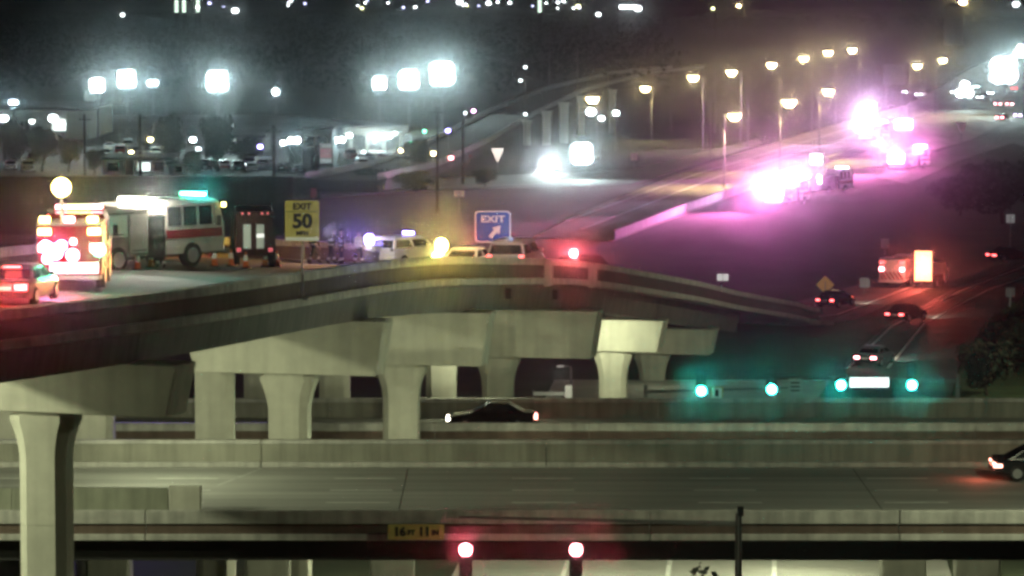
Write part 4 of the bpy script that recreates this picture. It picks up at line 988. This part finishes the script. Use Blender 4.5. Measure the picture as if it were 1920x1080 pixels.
# embankment under the far lanes falling to the frontage road
# elevated far ramp on columns
fr = thing('elevated_ramp', 'far elevated ramp curving away on tall pale columns', 'ramp')
RP = [at(640, 338, 500), at(760, 312, 560), at(860, 268, 640), at(960, 214, 740), at(1060, 170, 860), at(1180, 140, 1000), at(1290, 128, 1150)]
for a, c in zip(RP, RP[1:]):
    d = Vector((c.x - a.x, c.y - a.y)).normalized(); nn = Vector((d.y, -d.x)) * 5
    vs = []
    for p_ in (a, c):
        for o_, z_ in ((-1, -1.6), (1, -1.6), (1, 0), (-1, 0)): vs.append((p_.x + nn.x*o_, p_.y + nn.y*o_, p_.z + z_))
    MB().rings([vs[:4], vs[4:]]).obj('deck_span', rampd, fr)
    for sg in (-1, 1):
        q1 = [(a.x + nn.x*sg*f, a.y + nn.y*sg*f, a.z + z_) for f, z_ in ((.97, .003), (1, .003), (1, .9), (.97, .9))]; q2 = [(c.x + nn.x*sg*f, c.y + nn.y*sg*f, c.z + z_) for f, z_ in ((.97, .003), (1, .003), (1, .9), (.97, .9))]
        MB().rings([q1, q2]).obj('parapet', wall_g, fr)
for px, yt, yb, w in ((988, 226, 272, 1.3), (1025, 208, 272, 1.5), (1057, 192, 268, 1.6), (1090, 180, 255, 1.4), (1148, 168, 250, 1.4)):
    q = on(px, yb); h = at(px, yt, q.y).z - GZ
    MB().rings([oct_ring(w/2, w/2, GZ), oct_ring(w/2, w/2, GZ + h - 1), oct_ring(w/2 + .3, w/2, GZ + h)]).obj('column', wall_w, fr).location = (q.x, q.y, 0)

# buildings at the lots
def building(name, label, px0, px1, yt, yb, depth, wall_mat, windows=(), roof=True, cat='building', door=None, over=.4):
    a, c = on(px0, yb), on(px1, yb); Y = a.y; h = at(px0, yt, Y).z - GZ
    o = thing(name, label, cat, ((a.x + c.x)/2, Y, GZ), 0); hw = (c.x - a.x)/2
    MB().box(-hw, hw, 0, depth, 0, h).obj('wall', wall_mat, o)
    if roof: MB().box(-hw - over, hw + over, -over, depth + over, h + .003, h + .45).obj('roof', roof_m, o)
    for fx, fz, ww, wh, lit in windows:
        fr_ = MB().box(fx*hw*2 - hw - ww/2 - .1, fx*hw*2 - hw + ww/2 + .1, -.06, -.003, fz*h - wh/2 - .1, fz*h + wh/2 + .1).obj('window', alu_m, o)
        MB().box(fx*hw*2 - hw - ww/2, fx*hw*2 - hw + ww/2, -.09, -.063, fz*h - wh/2, fz*h + wh/2).obj('pane', L_WIN if lit else glass_m, fr_)
    if door: MB().box(door*hw*2 - hw - .6, door*hw*2 - hw + .6, -.05, -.003, .02, 2.2).obj('door', dark_p, o)
    return o
building('warehouse', 'long white-walled warehouse washed by the floodlights', -60, 168, 206, 262, 40, wall_w, [(.15, .5, 2.5, 2.2, 0), (.35, .5, 2.5, 2.2, 0), (.75, .5, 2.5, 2.2, 1)])
building('storefront', 'low pale storefront with a dark doorway beside the wooden pole', 192, 318, 300, 328, 14, wall_w, [(.16, .55, 1.6, 1.2, 0), (.62, .55, 1.8, 1.2, 1), (.84, .55, 1.4, 1.2, 0)], door=.40)
building('kiosk', 'small pale block standing low by the green-lit bush', 318, 352, 308, 328, 6, wall_g, [(.5, .55, 1.0, .9, 0)])
building('shop', 'shop with one wide glowing window front behind the dark bushes', 430, 492, 258, 290, 20, wall_g, [(.45, .6, 3.2, 1.6, 1)])
o = building('garage', 'grey garage building behind the low flood mast', 562, 622, 242, 318, 18, wall_g, [(.3, .7, 1.6, 1.6, 0), (.7, .7, 1.6, 1.6, 0)], door=.5)
a, c = on(642, 285), on(762, 285); q = thing('canopy', 'white flat fuel canopy on columns with bright underside lamps', 'canopy', ((a.x + c.x)/2, a.y, GZ)); hw = (c.x - a.x)/2; h = at(700, 240, a.y).z - GZ
MB().box(-hw, hw, 0, 12, h - 1.2, h).obj('roof', wall_w, q)
for fx in (-.8, -.27, .27, .8):
    for y in (1.5, 10.5): MB().cyl((fx*hw, y, 0), (fx*hw, y, h - 1.21), .2, n=8).obj('column', wall_w, q)
for fx in (-.55, 0, .55): MB().box(fx*hw - .5, fx*hw + .5, 3, 4, h - 1.26, h - 1.203).obj('soffit_lamp', L_WHITE, q)
light('canopy_light', (0, 4, h - 2.2), (.85, 1, .96), 2500, q, .5)
light('canopy_light', (0, -5, h - 1.0), (.85, 1, .96), 1200, q, .5)
q = on(611, 325); t = thing('price_board', 'tall board with stacked pale and reddish price rows', 'sign', (q.x, q.y, GZ)); h = at(0, 268, q.y).z - GZ
for x in (-1.0, 1.0): MB().box(x - .08, x + .08, .0, .16, 0, h).obj('post', pole_m, t)
for k in range(4): MB().box(-.9, .9, .02, .14, h - .75 - k*.75, h - .12 - k*.75).obj('price_row', mat('price_row_red' if k in (1, 2) else 'price_row_pale', (.4, .2, .22) if k in (1, 2) else (.5, .52, .5), .5, emit=(1, .5, .55) if k in (1, 2) else (.9, 1, .95), power=.2), t)
q = on(110, 240); t = thing('water_tower', 'slim pale water tower behind the white warehouse', 'tower', (q.x, q.y + 60, GZ)); h = at(108, 168, q.y + 60).z - GZ
MB().cyl((0, 0, 0), (0, 0, h - 3.0), .5, .4, n=10).obj('shaft', wall_w, t)
MB().sphere((0, 0, h - 1.5), 1.8, 12, 8).obj('tank', wall_w, t, smooth=True)

# parked cars in the lots: built once small, then copied
lot = random.Random(11)
PAINTS = [('white', white_p), ('silver', silver_p), ('black', black_p), ('dark red', red_p), ('grey', grey_p)]
spots = [(20, 318), (52, 322), (196, 296), (225, 292), (258, 290), (292, 296), (365, 318), (392, 320), (420, 318), (446, 322), (472, 322), (500, 318), (535, 322), (658, 300), (690, 302), (716, 306), (744, 308), (772, 312), (800, 298), (70, 306), (205, 282), (240, 280), (275, 282), (470, 302), (560, 326), (680, 318), (700, 322)]
where = ['by the round dark tree', 'under the white warehouse wall', 'behind the pale storefront', 'near the wooden pole', 'below the tall dark tree', 'beside the low hedge', 'by the glowing shop window', 'close to the slender flood lamp', 'at the price board', 'under the fuel canopy', 'by the far elevated ramp']
protos = {}
used = set()
for i, (px, py) in enumerate(spots):
    cn, pm = PAINTS[i % 5]; q = on(px, py); kind = ('sedan', 'suv')[i % 2]
    w = where[min(len(where) - 1, 0 if px < 60 else 1 if px < 110 else 2 if px < 250 and py < 292 else 3 if px < 330 else 4 if px < 410 else 5 if px < 450 else 6 if px < 490 else 7 if px < 550 else 8 if px < 630 else 9 if px < 760 else 10)]
    lab = f'{cn} {"sedan" if kind == "sedan" else "high-roofed car"} parked {w}'
    if lab in used: lab = f'{cn} {"sedan" if kind == "sedan" else "high-roofed car"} parked {w}, next row'
    used.add(lab)
    if (cn, kind) not in protos:
        tail = L_WHITE_DIM if i in (4, 11) else chrome
        protos[(cn, kind)], _ = car(lab, (q.x, q.y, GZ + .01), R(lot.choice((80, 95, 100, -80))), kind, pm, mat('unlit_tail', (.25, .03, .03), .3), group='cars parked in the lit lots')
    else:
        c = copy_tree(protos[(cn, kind)]); c.location = (q.x, q.y, GZ + .01); c.rotation_euler = (0, 0, R(lot.choice((80, 95, 100, -80)))); c['label'] = lab
q = on(470, 316)
c, _ = car('car facing the road with two white headlights below the dark bushes', (q.x, q.y, GZ + .02), R(-95), 'suv', grey_p, L_RED, L_WHITE, group=None)

# small lamps, signs and traffic that crowd the lots and the bend
def wall_lamp(label, px, py, Y, m, r_, group=None):
    q = at(px, py, Y); o = thing('lot_lamp', label, 'lamp', (q.x, Y, GZ), 0, group); h = q.z - GZ
    MB().cyl((0, 0, 0), (0, 0, max(.3, h)), .09, .06, n=6).obj('post', pole_m, o)
    MB().box(-r_*1.2, r_*1.2, -.1, .25, h + r_*.8, h + r_*1.1).obj('hood', pole_m, o)
    MB().sphere((0, -.15, h), r_, 8, 6, (1, .7, .8)).obj('lens', m, o)
WL = [(8, 222, L_WHITE, .7, 'bright white lamp at the edge of the warehouse wall'), (60, 228, L_WHITE_DIM, .5, 'small white lamp on the warehouse wall'), (100, 222, L_WHITE, .8, 'white lamp at the warehouse corner'), (118, 232, L_WHITE_DIM, .5, 'second small white lamp near the warehouse corner'), (190, 298, L_BLUE, .35, 'violet lamp at the edge of the storefront'), (246, 286, L_YEL, .3, 'small amber lamp above the storefront roof'), (282, 262, L_YEL, .35, 'orange lamp on the narrow flood mast row'), (290, 302, L_WHITE_DIM, .4, 'pale lamp at the storefront end'), (362, 262, L_WHITE, .5, 'white lamp just beside the tallest dark tree'), (372, 280, L_WHITE_DIM, .45, 'lower white lamp beside the tallest dark tree'), (358, 305, L_GRN2, .22, 'small green lamp on the kiosk bush'), (488, 275, L_BLUE, .4, 'violet lamp past the glowing shop window'), (434, 234, L_WHITE_DIM, .4, 'small lamp above the shop roof'), (531, 268, L_WHITE, .45, 'lamp close by the low flood mast at the arched bush'), (655, 254, L_WHITE, .45, 'bright lamp under the canopy edge'), (740, 250, L_WHITE_DIM, .4, 'pale lamp at the canopy end'), (682, 285, L_WHITE_DIM, .3, 'small pale lamp before the canopy columns'), (752, 282, L_YEL, .3, 'small amber lamp past the canopy'), (812, 288, L_YEL, .35, 'small amber lamp at the first dark wooden pole'), (846, 296, L_REDHOT, .35, 'orange-red lamp beside the second dark wooden pole'), (770, 268, L_GRN2, .3, 'green lamp below the middle flood mast'), (796, 246, L_GRN2, .25, 'faint green lamp below the largest flood mast'), (985, 214, L_WHITE_DIM, .3, 'faint lamp by the elevated ramp column'), (1128, 222, L_WHITE, .5, 'small white lamp below the tall warm lamp, first of two'), (1155, 212, L_WHITE, .55, 'small white lamp below the tall warm lamp, second of two'), (1108, 210, L_WHITE, .8, 'bright white lamp straight below the tall warm lamp'), (888, 208, L_PINK, .3, 'pinkish lamp on the far ramp edge'), (872, 212, L_WHITE_DIM, .3, 'pale lamp on the far ramp edge'), (840, 245, L_BLUE, .35, 'bluish lamp along the far ramp'), (985, 126, L_WHITE_DIM, .3, 'tiny lamp high on the far ramp'), (976, 151, L_WHITE_DIM, .3, 'tiny lamp lower on the far ramp')]
for px, py, m, r_, lb_ in WL: wall_lamp(lb_, px, py, 575 if py > 240 else 640, m, r_)
for k, m in enumerate((L_WHITE_DIM, L_GRN2, L_YEL, L_GRN2, L_WHITE_DIM, L_WHITE_DIM, L_GRN2)):
    wall_lamp(('pale', 'green', 'amber', 'second green', 'second pale', 'third pale', 'third green')[k] + ' lamp in the low coloured row by the service road', 700 + k*10, 330 - k*1.2, 545, m, .22, 'low coloured lamps by the service road')
TF = [(1842, 186, 246, L_RED, L_WHITE, 'oncoming car with headlights, first in the file below the widest flood mast'), (1862, 178, 246, L_RED, L_WHITE, 'oncoming car with headlights, second in the file below the widest flood mast'), (1835, 166, 246, L_RED, L_WHITE, 'oncoming car with headlights, third in the file below the widest flood mast'), (1818, 160, 246, L_RED, L_WHITE, 'oncoming car with headlights at the far end of the bend'), (1898, 200, 66, L_REDHOT, None, 'car braking in the queue beside the widest flood mast'), (1876, 200, 66, L_REDHOT, None, 'second car braking in the queue beside the widest flood mast'), (1912, 146, 66, L_RED, None, 'car with red lamps high on the bend'), (1700, 176, 246, L_RED, L_WHITE, 'oncoming car just ahead of the suv under the pale glow')]
for px, py, a_, tl, hd_, lb_ in TF: far_car(lb_, px, py, R(a_), tl, hd_)

# ------------------------------------------------------------------ trees
def crown_mesh(w, h, n, seed, m, leaf=.5, lobes=9, round_=1.0):
    rn = random.Random(seed); b = MB(); cs = []
    for k in range(lobes):
        a = rn.uniform(0, 6.28); r_ = rn.uniform(.0, .33) * w; cs.append((r_*math.cos(a), r_*math.sin(a), h * rn.uniform(.22, .80), rn.uniform(.20, .32)))
    for k in range(n):
        cx, cy, cz, cr = rn.choice(cs); u = rn.gauss(0, 1), rn.gauss(0, 1), rn.gauss(0, 1); l = math.sqrt(sum(t*t for t in u)) + 1e-6; rr_ = rn.random()**.35
        leafquad(b, (cx + u[0]/l*rr_*cr*w, cy + u[1]/l*rr_*cr*w, cz + u[2]/l*rr_*cr*h*.85), leaf * rn.uniform(.6, 1.3), rn)
    me = b.mesh('crown'); me.materials.append(m); return me
def trunk_mesh(h, r, seed):
    rn = random.Random(seed); b = MB(); b.cyl((0, 0, 0), (.1, .05, h*.62), r, r*.5, n=7)
    for k in range(5):
        a = k*1.26 + rn.uniform(-.3, .3); z = h*rn.uniform(.32, .55); b.cyl((.05, .02, z), (h*.22*math.cos(a), h*.22*math.sin(a), z + h*.28), r*.4, r*.15, n=5)
    me = b.mesh('trunk'); me.materials.append(bark_m); return me
CR = [crown_mesh(1, 1, 2600, s_, leaf_a if s_ % 2 else leaf_b, .05, 16) for s_ in range(4)]
TR = [trunk_mesh(1, .035, s_) for s_ in range(2)]
def tree(label, px, yb, yt, wpx, k, group='trees around the lots', base=GZ):
    q = on(px, yb, base); h = at(px, yt, q.y).z - base; w = wpx * q.y / FPX
    o = thing('tree', label, 'tree', (q.x, q.y, base), k * 1.7, group)
    t_ = link('trunk', TR[k % 2], None, o); t_.scale = (h, h, h*.9)
    c_ = link('crown', CR[k % 4], None, o); c_.scale = (w*1.05, w*1.05, h*.92); c_.location = (0, 0, h*.12)
TT = [(28, 318, 228, 62, 1, 'round dark tree in front of the white warehouse'), (78, 322, 240, 66, 0, 'paler bushy tree next to the round dark one'), (128, 322, 262, 46, 0, 'small tree just before the thin dark pole'), (178, 326, 280, 36, 1, 'low dark bushy tree left of the storefront'.replace(' left of', ' near')), (322, 318, 218, 62, 3, 'wide dark tree between the wooden pole and the tall one'), (408, 322, 215, 66, 1, 'tallest dark tree beneath the large flood mast'), (365, 334, 282, 40, 3, 'low dark bush-like tree by the kiosk'), (466, 312, 258, 60, 3, 'spreading dark tree beside the glowing shop window'), (554, 322, 272, 32, 1, 'arched dark tree under the low flood mast'), (785, 318, 262, 56, 3, 'dark tree at the foot of the middle flood mast'), (1880, 420, 300, 150, 1, 'broad dark tree on the slope beyond the frontage road'), (1800, 405, 330, 110, 3, 'lower dark tree beside the broad one on the slope'),
      (1905, 700, 600, 120, 3, 'dark tree crowding the frontage road kerb'), (1850, 745, 640, 110, 1, 'dark tree just behind the far bridge end'), (700, 352, 316, 70, 1, 'low dark tree by the service road'), (780, 362, 322, 80, 3, 'low spreading tree behind the amber beacon car'), (910, 350, 318, 50, 1, 'low dark tree near the yield sign'), (560, 372, 335, 90, 3, 'low dark tree at the retaining wall end')]
for px, yb, yt, wp, k, lb_ in TT: tree(lb_, px, yb, yt, wp, k)
# far woods, too many to count
rn = random.Random(21); b = MB()
for k in range(1500):
    Y = rn.uniform(950, 3200); X = rn.uniform(-.155, .155) * Y; hgt = rn.uniform(5, 11)
    px = 960 + X * FPX / Y; py = 540 + FPX * (27.3 / Y - .0794)
    if px > 1250 and 60 < py < 250: continue
    for j in range(26):
        leafquad(b, (X + rn.gauss(0, 2.4), Y + rn.gauss(0, 2.4), GZ + hgt * rn.uniform(.1, 1)), rn.uniform(.5, 1.1), rn)
struct(b.obj('far_woods', leaf_a), 'stuff')

# ------------------------------------------------------------------ city lights near the horizon
city = random.Random(5)
def city_lamp(label, px, py, Y, m, s_, group):
    q = at(px, py, Y); o = thing('city_lamp', label, 'street lamp', (q.x, Y, GZ), 0, group); h = q.z - GZ
    MB().cyl((0, 0, 0), (0, 0, h), .25, .15, n=6).obj('pole', pole_m, o)
    MB().sphere((0, -.3, h), s_, 8, 6, (1, .6, .8)).obj('lens', m, o)
L_CW = lampmat('lens_city_white', (.9, 1, 1), 12); L_CY = lampmat('lens_city_yellow', (.95, 1, .45), 8); L_CB = lampmat('lens_city_blue', (.6, .62, 1), 6)
big = [(441, 20, 2.2, L_CW, 'brightest white city lamp above the caption area of far woods'.replace(' above the caption area of', ' in the')), (862, 4, 2.0, L_CW, 'white city lamp over the three bright flood masts'), (916, 6, 1.6, L_CW, 'warm white city lamp beside a fainter one'), (1122, 27, 1.5, L_CW, 'lone pinkish white city lamp over the dark woods'), (1196, 16, 2.4, L_CW, 'large white city lamp at the end of a bright strip'), (1805, 4, 2.4, L_YEL, 'warm city lamp over a pale rooftop'), (1905, 8, 2.2, L_CW, 'white city lamp in the corner above the freeway bend'), (1084, 12, 1.6, L_CY, 'yellow-green city lamp in the far skyline'), (230, 28, 1.3, L_CW, 'small white city lamp alone in the dark woods'), (1337, 16, 1.2, L_CY, 'green city lamp by the tallest bare pole'), (1385, 11, 1.2, L_YEL, 'pinkish city lamp past the tallest bare pole')]
for px, py, s_, m, lb_ in big: city_lamp(lb_, px, py, 2400, m, s_, 'far city lamps')
for k in range(34):
    px = city.choice((city.uniform(320, 480), city.uniform(540, 780), city.uniform(640, 1110), city.uniform(980, 1090)))
    m = city.choice((L_CW, L_CW, L_CW, L_CB, L_CY)); city_lamp({L_CW: 'tiny white city lamp near the horizon', L_CB: 'tiny bluish city lamp near the horizon', L_CY: 'tiny yellow-green city lamp near the horizon'}[m], px, city.uniform(1, 16), city.uniform(2500, 3400), m, city.uniform(.6, 1.3), 'tiny distant city lamps')
q = at(1178, 6, 2500); t = thing('lit_rooftop', 'long bright white lit strip of a far building', 'building', (q.x, 2500, GZ)); h = q.z - GZ
MB().box(-6, 6, 0, 20, 0, h - 1).obj('wall', wall_g, t)
for k in range(5): MB().box(-5.8 + k*2.3, -3.7 + k*2.3, -.3, -.01, h - 3.6, h - 1.4).obj('window', L_CW, t)
q = at(1792, 20, 1900); t = thing('pale_rooftop', 'pale round-topped far building below the warm city lamp', 'building', (q.x, 1900, GZ)); h = q.z - GZ
MB().cyl((0, 8, 0), (0, 8, h + 2), 5.0, 5.0, n=16).obj('wall', wall_g, t); MB().cyl((0, 8, h + 2.01), (0, 8, h + 4), 5.2, 2.5, n=16).obj('roof', roof_m, t)
q = at(1005, 6, 2600)
for i, px in enumerate((331, 345, 371, 1012)):
    q = at(px, 12, 2600); t = thing('lit_tower', ('narrow lit tower, first of the three by the white city lamp', 'narrow lit tower, middle of the three by the white city lamp', 'wider lit tower ending the three by the white city lamp', 'low lit tower over the dark woods beside blue lamps')[i], 'building', (q.x, 2600, GZ)); h = q.z - GZ
    MB().box(-1.6, 1.6, 0, 8, 0, h + 5).obj('wall', wall_d, t)
    for z_ in range(4): MB().box(-1.2, 1.2, -.2, -.01, h - 4 + z_*2.2, h - 2.4 + z_*2.2).obj('window', lampmat('lens_city_window', (.75, 1, .8), 2.5), t)

# ------------------------------------------------------------------ street lamps that light the interchange (beside and below the decks)
UND = (.93, 1.0, .63)
def under_lamp(label, x, y, z, watts, aim=None, cone=150):
    o = thing('bridge_lamp', label, 'lamp', (x, y, z), 0, 'lamps fixed under the decks')
    MB().box(-.3, .3, -.2, .2, .12, .3).obj('housing', pole_m, o, bevel=.03)
    MB().box(-.24, .24, -.15, .15, .06, .117).obj('lens', L_WARM, o)
    light('lamp_light', (0, 0, -.05), UND, watts, o, .2)
under_lamp('deck lamp fixed under the flyover beside the first bent cap', -24.2, 133.0, 6.6, 1100)
under_lamp('deck lamp fixed under the flyover before the second bent cap', -14.8, 157.2, 4.55, 1000)
under_lamp('deck lamp fixed under the flyover before the third bent cap', -7.2, 178.0, 4.2, 420)
under_lamp('deck lamp fixed under the flyover before the fourth bent cap', -2.3, 205.0, 2.1, 650)
under_lamp('deck lamp fixed under the flyover close to the bright bent cap', 5.2, 235.2, -.5, 1700)
under_lamp('deck lamp under the flyover end shining on the sixth cap', 9.6, 256, -2.7, 160)
def area_mast(label, x, y, h, watts, base=GZ, col=UND):
    o = thing('high_mast', label, 'lamp mast', (x, y, base), 0, 'high masts around the interchange')
    MB().cyl((0, 0, 0), (0, 0, h), .3, .15, n=10).obj('pole', pole_m, o)
    for k in range(6):
        a = k * 1.047; MB().box(math.cos(a)*.9 - .3, math.cos(a)*.9 + .3, math.sin(a)*.9 - .3, math.sin(a)*.9 + .3, h - .3, h).obj('lamp_head', L_WARM, o)
    light('mast_light', (0, 0, h - 1.2), col, watts, o, .6)
area_mast('high mast standing short of the bridges outside the view', -42, 130, 15 - GZ, 46000)
def road_mast(label, x, y, h, watts, aim, base=GZ):
    o = thing('street_lamp', label, 'street lamp', (x, y, base), 0, 'street lamps beside the interchange'); zt = h - base
    MB().cyl((0, 0, 0), (0, 0, zt), .16, .09, n=8).obj('pole', pole_m, o)
    d = Vector((aim[0] - x, aim[1] - y, 0)).normalized()
    MB().cyl((0, 0, zt), (d.x*1.6, d.y*1.6, zt + .3), .06, .05, n=6).obj('arm', pole_m, o)
    MB().box(d.x*2 - .35, d.x*2 + .35, d.y*2 - .25, d.y*2 + .25, zt + .25, zt + .42).obj('lamp_head', pole_m, o, bevel=.03)
    MB().box(d.x*2 - .28, d.x*2 + .28, d.y*2 - .2, d.y*2 + .2, zt + .19, zt + .246).obj('lens', L_WARM, o)
    light('lamp_light', (d.x*2, d.y*2, zt + .1), UND, watts, o, .2, 'SPOT', (aim[0] - x, aim[1] - y, aim[2] - base), 118, .7)
road_mast('street lamp beside the near bridge beyond its far end', 27, 131, 12, 12000, (13, 150, 0))
road_mast('added street lamp out of view that lights the ramp end', 49, 240, 7, 11000, (12, 256, 0))  # unseen lamp added to light the ramp's lower end
road_mast('street lamp beside the second bridge near the slip road', 43, 188, 9, 5000, (18, 198, -2.5))
for i, (x, y, z, w) in enumerate(((-6, 168, -2.0, 1500), (4, 170, -2.0, 1800), (13, 172, -2.2, 2200), (24, 171, -2.4, 1200), (-9, 150, -1.5, 600), (4, 150, -1.5, 500), (18.5, 150, -1.5, 600))):  # those beneath the near bridge are added unseen to light column fronts
    under_lamp(('street lamp bracket below the bridge gap over the nearest lane', 'street lamp bracket below the bridge gap over the middle lanes', 'street lamp bracket below the bridge gap over the turning lane', 'street lamp bracket below the bridge gap by the greenish wall', 'added unseen lamp beneath the near bridge by its pale column', 'added unseen lamp beneath the near bridge over the lanes', 'added unseen lamp beneath the near bridge by the twin columns')[i], x, y, z, w)

# small fittings seen between the piers
q = on(1066, 757); t = thing('cabinet', 'small white signal cabinet lit up between two flyover columns', 'cabinet', (q.x, q.y, GZ))
MB().box(-.24, .24, -.2, .2, .0, 1.25).obj('case', white_p, t, bevel=.03); MB().box(-.2, .2, -.215, -.203, .1, 1.1).obj('door', white_p, t)
light('cabinet_fill', (-.6, -2.2, 2.0), (1, .97, .9), 60, t)  # unseen fill in front of the cabinet, no fixture built
q = on(1071, 757); t = thing('street_lamp', 'small unlit street lamp leaning over the white cabinet', 'street lamp', (q.x, q.y + 1, GZ)); h = at(0, 690, q.y).z - GZ
MB().cyl((0, 0, 0), (0, 0, h), .09, .06, n=8).obj('pole', pole_m, t); MB().cyl((0, 0, h), (-.5, 0, h + .05), .04, n=6).obj('arm', pole_m, t); MB().box(-.95, -.45, -.15, .15, h - .06, h + .1).obj('lamp_head', alu_m, t, bevel=.03)
a, c = on(1000, 757), on(1062, 757); t = thing('guard_rail', 'short pale guard rail leading to the white cabinet', 'guard rail', (a.x, a.y, GZ))
MB().box(0, c.x - a.x, -.06, .06, .55, .8).obj('rail', alu_m, t)
for k in range(3): MB().box((c.x - a.x)*k/2 - .05, (c.x - a.x)*k/2 + .05, .07, .17, 0, .9).obj('post', pole_m, t)

# ------------------------------------------------------------------ haze
hz = MB(); hz.box(-2600, 2600, -80, 6600, GZ - 1.5, 48)
hm = bpy.data.materials.new('haze'); hm.use_nodes = True; nt = hm.node_tree; nt.nodes.clear()
vo = nt.nodes.new('ShaderNodeVolumePrincipled'); mo = nt.nodes.new('ShaderNodeOutputMaterial')
vo.inputs['Color'].default_value = (.85, .9, .95, 1); vo.inputs['Density'].default_value = HAZE = 0.00011
if 'Anisotropy' in vo.inputs: vo.inputs['Anisotropy'].default_value = 0.993
nt.links.new(vo.outputs[0], mo.inputs['Volume'])
h_ = hz.obj('haze', hm); struct(h_, 'stuff')
